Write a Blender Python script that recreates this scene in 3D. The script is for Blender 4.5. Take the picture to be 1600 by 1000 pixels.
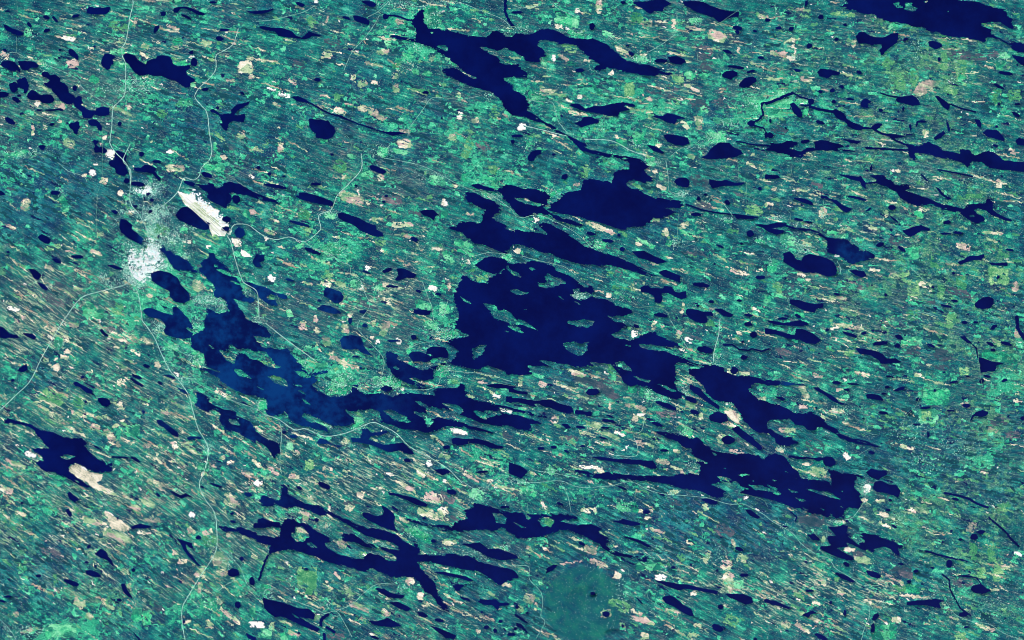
import bpy, math, random
import numpy as np

for o in list(bpy.data.objects):
    bpy.data.objects.remove(o)
SC = bpy.context.scene
COL = SC.collection
rng = random.Random(11)
nr = np.random.RandomState(5)

# ------------------------------------------------------------------ camera, sky, sun, exposure
# one unit on the ground is one picture element of the survey (about sixty metres)
cam_d = bpy.data.cameras.new('camera')
cam = bpy.data.objects.new('camera', cam_d)
COL.objects.link(cam)
CAM_H = 4000.0
cam.location = (0, 0, CAM_H)
cam_d.sensor_width = 36.0
cam_d.lens = 36.0 * CAM_H / 1600.0
cam_d.clip_start = 10.0
cam_d.clip_end = 60000.0
SC.camera = cam

SUN_EL, SUN_ROT = math.radians(42), math.radians(150)
world = bpy.data.worlds.new('World')
SC.world = world
world.use_nodes = True
wn = world.node_tree
bg = wn.nodes['Background']
sky = wn.nodes.new('ShaderNodeTexSky')
sky.sky_type = 'NISHITA'
sky.sun_disc = False
sky.sun_elevation = SUN_EL
sky.sun_rotation = SUN_ROT
wn.links.new(sky.outputs[0], bg.inputs[0])
bg.inputs[1].default_value = 0.1

sun_d = bpy.data.lights.new('sun', 'SUN')
sun_d.energy = 3.6
sun_d.angle = math.radians(0.5)
sun_d.color = (1.0, 0.97, 0.92)
sun = bpy.data.objects.new('sun', sun_d)
COL.objects.link(sun)
sun.rotation_euler = (math.pi / 2 - SUN_EL, 0, math.pi - SUN_ROT)

vs = SC.view_settings
vs.view_transform = 'Standard'
vs.look = 'None'
vs.gamma = 1.0
vs.exposure = 0.17
vs.use_curve_mapping = False
SC.render.film_transparent = False
SC.cycles.filter_width = 1.05

# ------------------------------------------------------------------ survey data (coordinates in 4x enlarged sheets)
DATA = r'''
@0,0
L 18,150 40,155 75,178 110,188 150,208 142,222 110,222 70,205 35,185
L 540,60 560,42 590,48 620,45 650,50 680,40 690,50 680,75 660,90 620,90 570,88 540,78
P 290,108,22,12,15 345,120,28,9,50 183,155,22,10,45 292,190,24,9,-20 473,100,24,11,-15 45,70,18,6,0 1020,85,18,16,0 978,180,28,12,-55 1330,15,25,7,0 1405,187,32,9,-3 1375,243,25,15,10 1195,328,15,12,0 1213,388,20,26,0 30,312,15,8,30 590,290,12,6,0 375,312,8,8,0 370,362,8,8,0 1165,105,38,8,25
L 1080,60 1095,48 1130,42 1165,42 1200,52 1240,70 1285,85 1270,98 1235,92 1200,72 1160,55 1130,55 1105,78 1088,78
L 425,315 445,305 465,315 480,335 492,355 490,378 470,365 445,350 430,335
L 0,400 20,383 60,380 90,388 112,410 128,432 128,455 105,440 70,445 40,430 15,415
L 112,385 150,380 195,382 225,392 243,410 225,425 195,422 165,440 140,435 125,412
L 632,395 638,360 650,340 680,335 705,345 722,358 700,372 708,385 712,402 695,405 685,425 672,440 655,425 640,415
L 768,345 790,332 825,340 850,352 862,375 885,390 910,405 915,385 950,370 975,365 985,348 1020,345 1060,355 1080,380 1080,400 1110,412 1150,412 1190,405 1185,430 1160,445 1175,470 1215,495 1220,510 1200,515 1190,520 1185,545 1160,548 1125,525 1085,500 1050,495 1010,475 960,475 930,465 900,468 870,475 840,450 815,420 805,400 780,380
L 1258,555 1290,547 1310,552 1290,568 1265,568
L 260,460 275,445 300,452 312,470 345,465 378,490 372,510 405,520 425,545 430,580 460,595 470,610 490,600 515,605 508,625 520,645 505,655 540,680 565,690 595,690 610,672 650,668 685,675 685,700 680,720 650,725 620,725 590,715 575,735 545,740 520,735 510,700 490,680 465,665 460,640 440,655 415,650 390,635 370,620 360,600 335,580 320,555 290,540 272,520 300,515 310,498 290,485 265,478
L 550,755 575,745 605,750 625,770 635,795 632,820 615,810 605,790 570,785 552,775
L 430,785 438,768 465,770 480,755 495,765 500,795 488,810 485,840 465,838 455,812 435,800
L 55,530 75,515 100,515 115,525 105,505 115,492 140,488 158,482 172,505 182,535 178,560 162,585 145,580 150,560 140,555 115,545 108,565 90,580 70,575 62,550
L -20,575 30,575 55,580 55,595 30,608 -20,612
L 168,605 175,580 200,562 225,570 242,590 260,595 280,590 315,590 335,610 335,635 315,645 290,645 265,645 245,625 215,625 185,622
L 72,610 95,605 115,615 130,632 110,645 85,630
L 30,735 50,732 80,750 98,768 90,780 60,775 35,758
P 120,598,15,7,0 325,778,18,8,-10 748,775,12,14,0 265,920,20,15,0 885,963,18,16,0 468,550,14,18,0 1515,583,18,8,30 1358,672,12,10,0 320,687,40,5,0 245,687,20,6,0 375,685,25,6,10
L 575,880 590,870 605,880 612,870 618,890 600,905 620,920 640,915 660,930 670,945 650,960 630,955 610,955 590,950 585,930 595,910
L 1310,685 1330,680 1355,695 1375,715 1410,710 1440,710 1450,680 1480,655 1520,645 1565,633 1550,655 1510,675 1470,705 1465,720 1500,720 1530,710 1535,730 1520,765 1490,760 1460,755 1430,770 1415,820 1400,810 1385,790 1370,770 1395,775 1385,750 1375,725 1345,710 1320,700
H 825,-20 832,25 815,100 800,200 785,265 765,300 765,350 785,400 785,500 778,590 740,640 710,670 702,720 700,790 690,870 690,900 720,950 770,1000 @0,1 800,40 815,100 815,150
R 5,360 50,335 100,330 170,365 240,385 330,420 430,465 490,500 510,540 560,585 630,625 690,665 710,672
S 105,-10 115,90 155,155 170,190
S 105,230 105,325
S 790,620 798,700 802,800 780,850 720,920
S 580,330 600,400 640,460 700,520 780,590
H 1490,180 1475,230 1450,285 1385,325 1350,350 1350,430 1310,490 1250,545 1220,590 1225,620 1260,660 1295,710 1310,830 1325,940 1310,1000
S 1330,465 1400,455 1460,450
S 800,0 820,15 850,5
S 1600,300 1500,315 1385,325
F g,735,325,80,35,0 g,765,408,120,30,10 g,1130,395,110,26,0 g,1165,510,110,30,30 b,435,898,75,50,15 b,1535,420,85,75,5 b,1570,480,30,30,0 b,1440,503,50,15,0 g,1110,260,60,50,20 b,1090,295,50,20,20 b,1290,268,60,25,10 w,805,672,28,35,0 y,740,165,110,50,10 w,430,240,90,35,10 b,455,395,70,50,-30 w,695,965,75,60,20 w,655,860,40,25,-20 b,1510,845,60,45,-30 y,1010,710,60,45,15 g,590,495,50,40,30 y,1380,860,90,25,50 b,208,815,16,60,0 b,285,795,25,20,0 g,100,965,150,30,-15 y,1320,365,25,35,0 b,1080,175,80,16,20 b,905,290,50,30,20 b,375,665,60,40,0 w,232,650,35,25,20 b,370,760,30,20,0 b,1565,365,35,28,0 g,1160,640,90,45,0 w,1400,983,30,25,0 w,1060,950,60,20,-5 g,1345,915,20,50,0 b,1585,930,40,15,-10 g,265,390,30,50,-30 g,170,205,40,50,20 g,630,570,60,50,0 g,1110,10,40,30,0 b,845,140,15,60,10 b,30,350,50,40,30 b,1450,270,50,12,10 b,1210,680,16,14,0
V 860,530,130,70,200 1180,640,90,40,50 180,210,60,40,30 280,400,40,40,25 140,960,160,40,80 700,560,120,50,60
@1,0
L -65,68 -20,70 40,65 80,60 105,55 108,62 80,75 40,85 0,88 -40,80
L 15,165 60,165 110,175 160,175 200,185 230,200 250,225 285,235 310,215 330,195 355,205 380,212 418,225 380,228 350,225 330,238 300,245 260,240 220,235 180,232 140,225 120,200 80,190 40,182
L 245,15 265,12 300,25 310,40 280,42 255,30
L 655,10 690,3 730,12 755,22 740,42 710,42 690,28
L 600,95 640,98 690,115 710,130 705,158 680,150 640,140 615,125
P 565,112,28,9,15 808,103,18,17,0 383,498,22,12,5 475,965,12,8,0 1160,740,7,7,0 1060,578,20,8,0
W 8 820,97 860,97 900,105 950,125 985,132
L 220,605 260,600 310,620 340,645 300,640 250,630
L 330,745 345,740 380,750 400,745 430,755 455,752 460,770 490,795 495,820 500,825 480,850 470,865 430,870 400,862 370,860 375,835 350,820 335,790 332,765
L 500,715 530,720 570,740 560,750 520,735
L 740,805 790,820 840,825 900,825 940,835 900,840 850,848 800,832 750,815
W 5 340,645 400,680 460,710 510,725
W 5 565,745 640,775 740,806
W 14 1560,-20 1557,70 1580,130 1610,165
R 0,135 100,125 200,102 300,75 370,35 
R 830,10 760,75 700,105
R 770,100 730,170 660,260 610,310 570,390 550,440
R 970,40 1050,40 1100,10
R 1180,20 1270,15 1400,65 1540,120 1600,180
R 950,850 960,800 1040,690 1090,620 1140,610 1280,620 1400,600
S 1165,610 1175,490 1160,440 1155,370
S 820,920 870,890 940,860
S 500,820 570,850 595,900 590,940
S 230,660 290,730 320,800 320,900 450,905 590,940 660,940 730,900 830,925
S 100,440 120,500 145,550
S 600,720 610,640 680,590
S 900,370 905,440 880,510
F g,825,270,40,32,0 y,880,408,50,38,0 b,868,478,30,30,0 b,610,480,32,32,0 g,955,350,55,50,-30 g,1000,450,35,32,0 g,1070,460,45,30,20 g,1100,110,90,130,-15 b,665,527,52,38,-20 w,740,517,52,14,20 w,725,570,18,25,-20 b,1270,595,26,38,0 w,1275,725,36,60,15 b,928,900,85,55,0 g,790,952,60,60,10 b,525,700,75,40,30 w,95,555,60,18,20 w,180,595,80,26,22 b,155,925,32,55,0 b,795,325,70,32,-10 g,1220,385,90,24,30 b,1097,365,30,42,15 g,1580,500,70,24,20 p,270,405,80,45,30 b,440,345,60,40,0 p,480,260,110,40,10 b,895,135,50,32,0 y,345,135,45,60,-30 y,1320,935,50,110,20 p,1420,910,90,50,20 b,740,405,110,18,12 g,600,975,60,25,15 g,785,205,65,20,0 b,205,245,50,25,0 w,375,12,22,22,0 b,275,50,60,18,15 b,430,600,60,10,20 y,1500,700,60,80,30 b,700,690,120,40,20 b,780,735,60,30,30 g,905,380,60,30,0 b,925,822,60,18,10 g,900,950,90,25,10 b,875,550,35,60,0 y,1030,565,110,25,5 b,1230,855,50,40,0 b,1370,755,50,30,0 g,420,880,50,30,0 b,230,510,60,25,15 y,60,905,20,60,30 b,20,940,60,16,25 b,1295,630,35,14,20 p,1350,165,70,25,20 b,1570,730,60,18,40 b,445,120,12,40,15 y,510,620,35,40,0 b,130,655,50,18,20
V 1100,110,80,90,120 900,30,200,30,100 1230,12,150,14,50 1570,200,40,60,30 950,400,120,60,60 1480,590,90,50,40 780,940,130,60,60 1010,280,60,50,40
@1,0
L 1045,55 1052,90 1048,130 1070,165 1085,180 1130,178 1200,185 1260,200 1300,215 1340,225 1400,230 1430,235 1460,215 1470,195 1500,188 1540,205 1570,225 1600,232 @2,0 20,205 90,215 150,200 170,185 230,178 270,190 310,205 350,230 400,240 450,245 510,240 560,260 600,280 640,320 680,350 720,380 790,395 850,405 920,430 980,450 1010,460 970,470 920,460 880,475 820,470 790,465 740,455 690,455 650,430 600,430 560,435 530,445 508,435 505,420 540,405 530,390 500,380 470,365 475,350 440,330 420,300 380,280 330,272 290,280 250,260 210,250 165,255 165,290 210,320 205,350 170,370 185,390 130,390 90,385 60,350 20,325 0,320 @1,0 1560,300 1500,315 1440,295 1400,295 1440,320 1480,345 1520,360 1525,390 1560,405 1600,403 @2,0 40,400 60,430 95,460 90,485 40,485 0,485 @1,0 1550,485 1550,500 1580,520 1600,525 @2,0 0,560 50,580 100,620 110,660 90,690 130,710 200,760 240,775 300,820 350,845 360,870 340,850 280,830 230,790 190,770 100,745 50,725 0,725 @1,0 1560,690 1540,650 1510,610 1460,570 1400,555 1350,545 1310,530 1260,505 1200,480 1165,450 1165,430 1200,418 1260,430 1310,470 1350,490 1390,490 1330,465 1290,440 1260,410 1210,370 1170,340 1130,325 1090,300 1060,285 1020,270 980,262 920,250 870,245 830,232 840,218 880,220 920,230 950,240 990,235 1000,200 988,165 960,140 990,100 1020,70
I 1120,290 1150,280 1190,285 1200,320 1180,320 1150,300
I 1092,203 1110,200 1112,210 1096,212
@2,0
L 750,15 800,10 850,8 870,0 950,-5 1000,25 950,45 940,70 890,70 865,85 840,75 810,50 780,35
L 1065,10 1130,5 1190,10 1250,40 1310,60 1370,70 1420,75 1415,105 1370,108 1330,125 1290,140 1260,110 1200,90 1150,75 1110,50 1080,35
P 30,77,35,9,0 500,165,18,22,0 425,440,30,13,0 745,335,20,12,30 930,380,42,12,0 1400,420,55,9,8 1490,447,28,8,-15 1410,175,32,12,10 1408,200,12,12,0 1592,125,12,12,0 5,885,14,12,0 30,850,40,9,0 260,965,12,8,0 1555,360,20,8,0 695,15,15,10,0 1520,195,15,7,0 720,283,12,5,0
L 975,355 1030,350 1075,370 1085,385 1060,405 1020,400 990,390
L 1310,310 1350,310 1380,335 1340,335
L 1310,465 1340,445 1380,440 1415,455 1410,475 1375,485 1370,500 1340,490 1315,480
L 1420,540 1425,515 1460,485 1500,478 1525,490 1530,510 1500,525 1490,540 1450,550
L 350,655 385,645 420,650 460,680 510,665 580,662 620,648 700,640 760,650 775,665 740,668 715,655 700,665 740,685 700,695 670,700 665,725 610,725 550,710 480,700 430,690 395,675
L 385,770 430,755 450,730 490,730 545,750 540,765 500,775 470,785 435,798 410,780
L 865,725 940,725 970,705 1010,715 1060,730 1090,740 1030,745 1015,775 970,765 930,745
L 945,845 970,838 1030,845 1095,860 1110,895 1070,912 1020,905 970,885
L 840,905 890,912 950,950 940,962 890,945
L 1185,985 1225,965 1235,935 1270,910 1290,890 1360,892 1375,915 1430,940 1445,960 1400,980 1330,990 1250,995 1200,992
L 100,980 120,950 150,935 185,940 180,960 150,975 140,1005 105,1010
W 9 1610,640 1560,645 1560,680 1572,720 1540,750 1500,765
P 1495,772,22,18,20 1590,845,14,18,0
W 7 1510,785 1575,800 1590,830
W 6 1400,885 1440,888 1480,900 1530,905 1610,910
R 100,625 200,640 250,640 270,690 290,760 345,830
H 70,785 200,815 340,850
H 450,870 620,880 740,940 830,975 830,1005
R 820,340 900,300 1000,230 1030,180 1030,70
R 980,985 1050,930 1120,905
R 240,15 300,60 400,105
S 1180,560 1300,620
R 1300,750 1420,800
S 1560,450 1555,575 1450,575
R 0,30 60,50 130,40 170,40
R -10,165 60,175 110,195
R 590,215 690,290
S 480,390 490,430 560,465 620,460 630,500 560,520
S 1160,330 1165,380 1230,375
S 215,400 210,520
S 1420,60 1290,150
F g,345,130,150,70,15 w,410,65,35,35,0 b,545,45,30,80,0 y,780,120,70,70,0 b,840,155,65,45,0 w,1012,145,25,50,0 g,1145,135,70,40,0 b,1280,225,110,60,20 g,400,210,110,35,20 w,290,165,45,25,0 w,345,180,30,15,20 b,690,320,100,30,35 g,800,365,80,40,10 w,260,360,30,40,0 g,205,375,40,70,20 y,355,300,90,50,15 b,320,360,70,18,30 w,622,455,30,25,-30 w,470,380,35,16,10 w,420,607,32,26,0 w,358,630,40,18,20 w,62,795,60,45,10 g,150,610,110,50,20 b,240,570,140,35,15 y,735,560,60,80,10 y,1035,510,75,60,0 p,1010,545,100,40,10 p,960,590,240,30,12 b,1125,552,100,25,25 b,845,610,60,20,35 g,1520,650,110,90,0 g,1200,680,50,40,0 b,1168,765,50,80,0 g,1310,760,100,35,20 g,790,860,60,70,20 g,690,895,60,40,0 g,110,915,50,45,20 g,185,935,45,30,20 g,1280,860,120,70,0 b,915,908,30,25,0 b,835,965,30,15,0 b,1120,975,50,30,30 g,1110,470,70,40,30 g,1200,480,50,40,0 b,1150,180,110,20,10 p,1200,330,100,90,0 p,1215,420,80,60,0 p,1170,650,110,70,20 p,1290,640,60,50,0 b,1080,780,60,30,35 w,1415,315,20,40,0 b,1570,105,60,25,10 g,600,210,70,30,20 y,560,330,60,60,30 g,530,560,60,20,50 b,120,40,80,20,-10 b,800,690,170,16,10 g,1050,245,60,25,0 y,150,275,60,20,10 w,265,855,16,16,0 g,420,852,25,25,0 g,370,400,60,20,10
V 400,200,90,30,60 320,170,60,30,40 810,370,80,30,70 1280,870,100,60,150 100,900,120,70,40 1150,135,60,35,50 1510,640,90,80,120 350,840,40,20,20 60,170,80,25,60 760,900,100,60,40 640,240,80,30,30 1350,770,120,30,40 150,620,90,40,40 560,800,60,60,20 1150,915,60,25,40
@3,0
L 440,40 500,20 480,0 490,-30 1180,-30 1200,5 1250,5 1300,10 1340,20 1400,45 1450,50 1490,60 1490,80 1530,130 1535,190 1500,175 1470,150 1450,135 1330,145 1340,165 1400,185 1400,210 1440,235 1500,270 1520,250 1560,260 1620,275 1620,330 1560,330 1520,300 1510,285 1470,265 1440,245 1400,240 1375,235 1350,265 1300,250 1200,235 1130,225 1060,210 970,185 970,175 900,165 860,150 780,135 690,120 665,95 600,85 540,70 480,55
I 775,20 810,10 840,45 810,50
I 860,20 900,15 910,40 940,52 900,72 850,55
I 1120,68 1130,65 1132,74 1122,76
I 975,5 1005,3 1005,14 985,16
L 1520,340 1560,350 1620,360 1620,425 1570,395 1540,370
L 550,225 570,200 600,200 640,225 680,235 720,235 770,210 815,205 810,260 780,285 740,310 725,340 705,345 695,315 715,295 700,275 650,280 600,270 565,270 552,245
L 1000,260 1040,255 1085,275 1090,290 1050,310 1010,290
L 305,450 330,430 390,435 455,455 440,470 400,470 370,490 320,475
P 330,105,18,16,0 483,155,12,10,0 65,175,20,10,0 145,180,20,12,-10 430,245,14,12,0 258,285,18,15,-20 860,245,18,8,-20 185,440,25,9,10 570,452,18,12,20 460,542,18,12,20 400,565,16,13,0 328,573,13,9,0 412,635,14,12,0 1485,458,50,11,8 5,125,10,8,0 240,20,10,20,0
W 15 -10,648 60,620 130,590 155,580
W 8 155,580 200,605 270,625
W 7 270,655 235,662 205,655
P 270,635,20,20,0
L 135,650 160,640 180,660 210,690 215,730 190,735 155,700
W 14 260,668 330,685 410,700
L 400,700 420,680 440,690 480,710 490,740 520,760 560,775 600,795 580,815 540,810 500,790 480,760 430,740
W 10 590,800 650,802 700,830 760,850 800,880 850,900 905,910
P 680,790,35,16,-25
L 740,835 800,840 865,850 840,860 780,862
L 575,650 590,620 615,615 650,635 620,650 630,675 585,670
L 795,620 830,605 870,600 900,595 930,610 955,655 900,660 860,650 810,640
W 6 700,580 760,600 830,610
L 1040,600 1065,600 1100,625 1140,655 1125,690 1095,670 1075,640
W 7 1140,650 1200,675 1300,700
P 705,690,14,10,0 845,680,8,12,0 325,765,28,11,15 960,760,30,8,0 890,795,8,22,0 930,775,6,20,0 1125,790,8,40,-15
L 1035,865 1060,840 1100,818 1105,835 1075,865 1045,878
L 460,865 500,870 580,885 560,900 520,895
L 1290,745 1325,745 1335,800 1310,790
L 1340,830 1370,810 1430,812 1460,840 1485,885 1430,870 1370,855
L 1545,880 1570,860 1600,870 1620,880 1600,910 1555,905
P 1445,652,10,8,0 1560,650,18,7,0 1550,715,30,10,30 515,620,28,7,5 1070,370,10,15,0 1420,910,20,7,15 15,755,8,15,0 15,845,20,18,0 1430,790,12,7,0 1440,540,35,10,25 230,885,30,12,-10 110,800,10,7,0
L -20,940 20,895 70,895 130,880 180,885 190,910 160,920 130,925 200,945 250,925 300,915 280,885 330,875 400,880 450,895 480,915 440,930 540,940 550,950 450,945 370,940 300,940 250,950 210,985 150,985 100,970 40,950
W 10 610,925 720,930 860,938 940,938
L 860,905 900,900 940,915 960,900 1010,885 1060,910 1090,940 1140,945 1200,960 1200,925 1260,940 1290,970 1330,960 1360,940 1410,950 1450,980 1480,1005 @3,1 1540,8 1640,15 1640,82 1520,65 1450,60 1370,50 1340,15 1270,10 1250,55 1225,25 1180,5 @3,0 1120,995 1050,980 980,960 920,955 915,1000 880,990 880,940
S 155,260 170,330
S 45,20 45,120
F w,160,290,14,100,-12 w,140,365,50,30,10 b,125,260,60,14,-20 b,60,330,100,20,5 g,110,570,110,40,-10 g,90,640,110,50,0 g,210,630,70,30,0 g,780,175,60,40,-40 b,970,560,110,60,-20 y,825,510,60,110,0 y,915,490,45,90,10 y,1100,380,40,110,0 y,1205,450,60,160,0 y,1140,560,90,60,0 y,1430,600,50,80,0 y,1540,600,80,70,0 g,1210,500,40,60,0 y,750,400,60,70,40 p,1240,350,240,60,10 p,1420,340,90,40,-10 b,200,60,130,18,5 b,520,270,60,40,20 g,45,710,90,50,0 p,75,820,90,60,0 b,240,500,80,25,20 b,580,485,30,20,0 y,470,90,150,22,5 g,465,595,60,30,0 b,985,835,40,50,0 y,1375,155,90,25,0 g,1480,350,70,40,10 g,1450,410,60,50,0 b,1535,950,60,30,20 g,230,700,30,60,10
V 100,590,80,40,50 230,625,50,25,40 160,360,40,20,20 1450,360,110,50,60 1180,500,120,120,80 1380,950,100,60,40 920,300,60,100,40
@2,0
L 345,842 400,870 460,900 470,930 540,945 620,965 700,975 790,992 @2,1 820,5 850,35 870,40 830,50 835,70 860,100 885,115 880,145 840,145 790,135 750,125 705,145 740,175 800,185 830,210 880,230 950,240 1010,250 1070,255 1080,285 1040,300 950,300 1000,315 1040,330 1000,340 930,365 875,360 860,390 810,420 760,415 720,425 715,440 650,425 590,405 520,385 440,365 360,345 300,335 250,320 205,308 240,300 235,275 260,265 300,240 320,205 380,195 430,190 450,120 490,115 560,130 600,125 625,145 640,75 680,60 730,55 735,20 700,5 640,-8 @2,0 600,985 500,960 430,940 400,910 370,880
@2,1
L 745,570 830,570 890,600 960,630 970,640 910,650 860,630 790,610
L 915,700 960,685 1030,715 1055,725 1050,765 990,745 940,725
P 1180,780,55,14,8
L 800,800 820,785 850,785 870,800 910,800 940,805 950,788 1000,790 1015,820 1040,830 1090,820 1095,860 1060,870 1020,855 970,830 935,835 940,870 930,895 895,890 885,850 850,830 810,825
L 1010,130 1040,112 1090,110 1110,130 1105,170 1070,170 1030,155
L 1230,120 1280,130 1340,125 1390,140 1460,140 1420,160 1370,160 1310,165 1250,178 1235,150
P 1165,242,14,14,0 1150,340,35,12,0 330,105,22,16,-20 1345,265,22,15,30 1590,105,12,18,0 1550,180,14,12,0 1487,460,22,20,0 495,460,30,12,12 600,505,35,11,10 688,557,17,14,0 1300,540,30,7,25 1435,522,10,8,0 1550,733,30,12,-5 1245,885,18,10,0 1160,910,10,8,0 1420,878,20,8,0 930,970,50,13,8 1475,970,28,9,8 1265,650,10,6,0 1210,215,9,7,0 670,470,12,8,0
W 7 1085,275 1180,310 1250,325 1390,342
L 1390,335 1450,345 1550,355 1500,370 1400,365
L 1510,400 1600,405 @3,1 60,390 115,395 120,410 90,420 40,425 20,430 100,440 95,455 50,465 0,450 @2,1 1570,425
L 1260,930 1310,930 1380,965 1375,985 1320,975
S 1040,330 1040,530 1130,525 1180,480
R 960,0 975,100 980,190 1030,230
R 1310,260 1380,350
S 1080,620 1100,680 1100,790 1110,810
S 790,925 850,915 920,925 970,950 990,1000
R 0,310 20,345 70,360 130,345 190,350 260,380 360,430 440,490 500,550
S 10,360 15,450
R 60,600 170,630 260,650 330,670 400,720
S 1410,0 1415,120
S 1465,140 1465,240
F y,450,75,60,65,20 g,435,195,40,15,40 w,895,72,25,25,0 w,932,172,65,20,20 b,95,250,40,16,10 w,150,372,50,40,20 b,550,425,180,30,22 y,330,390,220,10,28 g,830,520,120,30,25 w,790,525,40,18,25 b,960,455,40,45,20 b,1075,410,70,30,-20 b,1165,392,40,14,0 g,1095,460,80,25,20 g,545,525,70,50,20 w,35,568,30,28,20 g,65,580,30,25,30 g,980,515,40,30,0 p,1170,130,110,70,20 p,1200,290,110,50,20 p,1090,325,100,20,10 b,750,795,14,60,0 b,1070,925,25,70,0 b,1420,705,100,24,15 b,1550,690,40,20,0 g,1550,510,60,30,10 y,1510,315,100,60,0 b,1590,280,20,30,30 b,1520,40,110,20,25 p,665,710,50,50,0 y,615,710,40,35,0 g,690,850,120,22,25 w,605,845,30,30,0 b,400,155,40,20,0 g,270,205,110,20,-25 b,1050,690,100,16,15 y,680,800,110,15,12 b,900,645,50,25,0 g,870,10,50,50,0 g,1590,880,40,60,20 b,1530,935,60,20,20 y,1380,445,70,25,10 p,1150,590,160,20,12 y,1450,640,90,14,25 b,900,375,40,20,0 g,1350,380,60,20,0 g,930,100,20,50,0
V 415,850,70,30,110 1060,215,50,25,60 1020,520,60,40,50 540,520,70,40,60 880,15,60,30,50 1340,370,60,20,40 1200,250,40,50,30 250,210,60,40,40 1550,500,60,50,30 700,860,100,40,50
@3,1
L -20,90 60,95 80,110 40,120 -20,115
L 620,95 720,92 760,120 800,150 890,150 880,180 860,190 930,215 990,235 1050,262 1120,280 1200,300 1250,285 1300,270 1350,265 1370,240 1425,240 1410,270 1410,310 1450,345 1535,380 1525,390 1460,370 1400,345 1370,320 1320,305 1290,310 1300,330 1350,355 1355,385 1310,400 1260,380 1200,335 1120,315 1060,305 1000,280 940,290 880,270 820,235 800,200 750,175 680,145 675,120
I 1265,345 1290,345 1295,358 1270,358
L 435,88 500,95 560,105 580,98 605,135 615,185 590,165 570,135 500,115
W 7 600,145 690,140
L 395,250 430,250 470,285 530,305 490,330 460,310 430,285
W 7 330,225 400,250
L 150,235 230,240 280,265 285,285 240,275 190,255
L 1045,165 1070,180 1100,215 1145,240 1130,248 1090,225 1060,190
L 840,440 880,430 920,412 960,408 1015,430 1010,442 960,440 930,460 890,480 860,465
P 560,238,65,9,12 700,530,25,14,-15 835,555,28,12,35 1120,390,25,12,-10 775,297,25,15,0 1185,455,28,8,5 790,372,35,6,40 1512,563,25,7,8 645,50,7,18,0 190,372,30,8,10 250,388,30,5,5 110,738,9,7,0 430,838,22,8,10 1110,912,38,8,12 1165,880,28,7,8 1438,732,12,8,-30 735,843,12,10,20 1160,708,12,8,0 185,975,24,10,25 95,992,35,9,0 1110,460,35,6,0 630,310,20,6,-30 350,232,22,9,0 1030,795,12,8,0
L 160,425 220,425 280,435 330,455 360,480 430,490 480,495 530,520 570,550 560,565 620,565 680,600 640,625 600,630 560,635 540,655 500,645 470,630 480,620 430,595 370,575 360,550 375,520 350,490 300,465 230,445 
W 10 110,410 170,428
L 95,585 130,570 160,590 175,620 210,630 225,600 260,588 330,600 380,620 420,645 430,690 420,720 370,730 310,705 240,705 180,690 130,660 95,635
L 510,690 550,688 600,695 615,725 590,735 550,722
L 1185,640 1230,620 1260,598 1310,600 1350,588 1355,602 1330,625 1280,625 1230,645 1200,655
L 1375,640 1440,645 1495,640 1495,662 1440,660 1400,655
L 1290,900 1310,880 1340,860 1380,852 1412,870 1410,900 1390,925 1340,932 1300,922
L 135,870 190,875 240,890 300,900 350,895 345,920 300,930 290,955 230,940 170,915 140,900
W 4 960,90 1000,135
W 5 1060,60 1200,85 1280,105
S 150,10 140,100 90,140 50,200
S 80,240 100,290 140,340 135,400
R 140,490 210,530 280,545
R 210,530 185,590
R 430,630 450,670 450,710
R 890,670 930,710 980,760
S 200,870 270,800
R 880,1000 950,950 1060,980
S 345,250 350,400
S 490,690 510,780 560,860
S 120,870 145,950
F w,38,180,22,30,0 w,15,275,40,22,20 g,425,465,110,35,5 g,120,500,90,60,20 b,245,530,60,28,15 w,432,603,25,14,0 w,208,718,50,20,15 w,250,750,30,20,0 g,248,770,45,25,0 p,800,500,100,70,-20 g,910,585,60,70,0 y,1045,630,60,90,0 g,945,335,60,35,10 b,965,315,60,20,10 b,660,430,50,22,15 b,815,70,40,22,0 b,1440,150,30,50,0 p,1200,100,110,40,5 b,1225,540,90,40,15 y,850,700,60,60,0 y,910,800,70,100,0 b,985,780,80,30,15 p,1200,830,180,50,15 b,785,725,60,30,10 b,665,690,70,22,5 y,900,970,60,60,0 y,1145,980,60,40,0 y,1260,230,150,30,0 b,1400,455,120,14,5 p,300,160,90,40,10 b,210,190,70,18,5 y,1210,770,60,80,0 p,1020,890,50,25,0 y,1080,830,50,90,0 b,340,330,40,60,20 y,430,300,60,18,0 y,1440,720,120,120,0 p,570,780,100,60,20 b,1540,790,40,60,0 g,30,660,50,80,30 y,60,800,60,60,0 g,90,850,100,30,10 b,400,860,50,18,15 g,200,965,60,25,20 b,735,335,30,40,-20 b,440,860,100,14,10
V 50,360,60,20,60 220,400,90,18,60 120,500,80,50,80 220,560,60,40,60 20,640,30,60,20 340,340,30,50,40 950,120,90,60,50 1300,120,120,60,40
@1,1
L 1500,190 1530,167 1560,152 1600,155 @2,1 60,175 130,180 210,195 235,225 228,262 205,290 205,308 260,340 340,365 440,402 430,415 360,400 280,375 220,345 180,335 130,340 80,357 30,345 0,300 @1,1 1580,272 1545,240 1530,210
@2,1
I 5,234 40,240 80,235 130,262 200,278 180,288 130,285 90,275 60,262 30,250
I 200,295 235,293 240,302 215,308
@1,1
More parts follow.
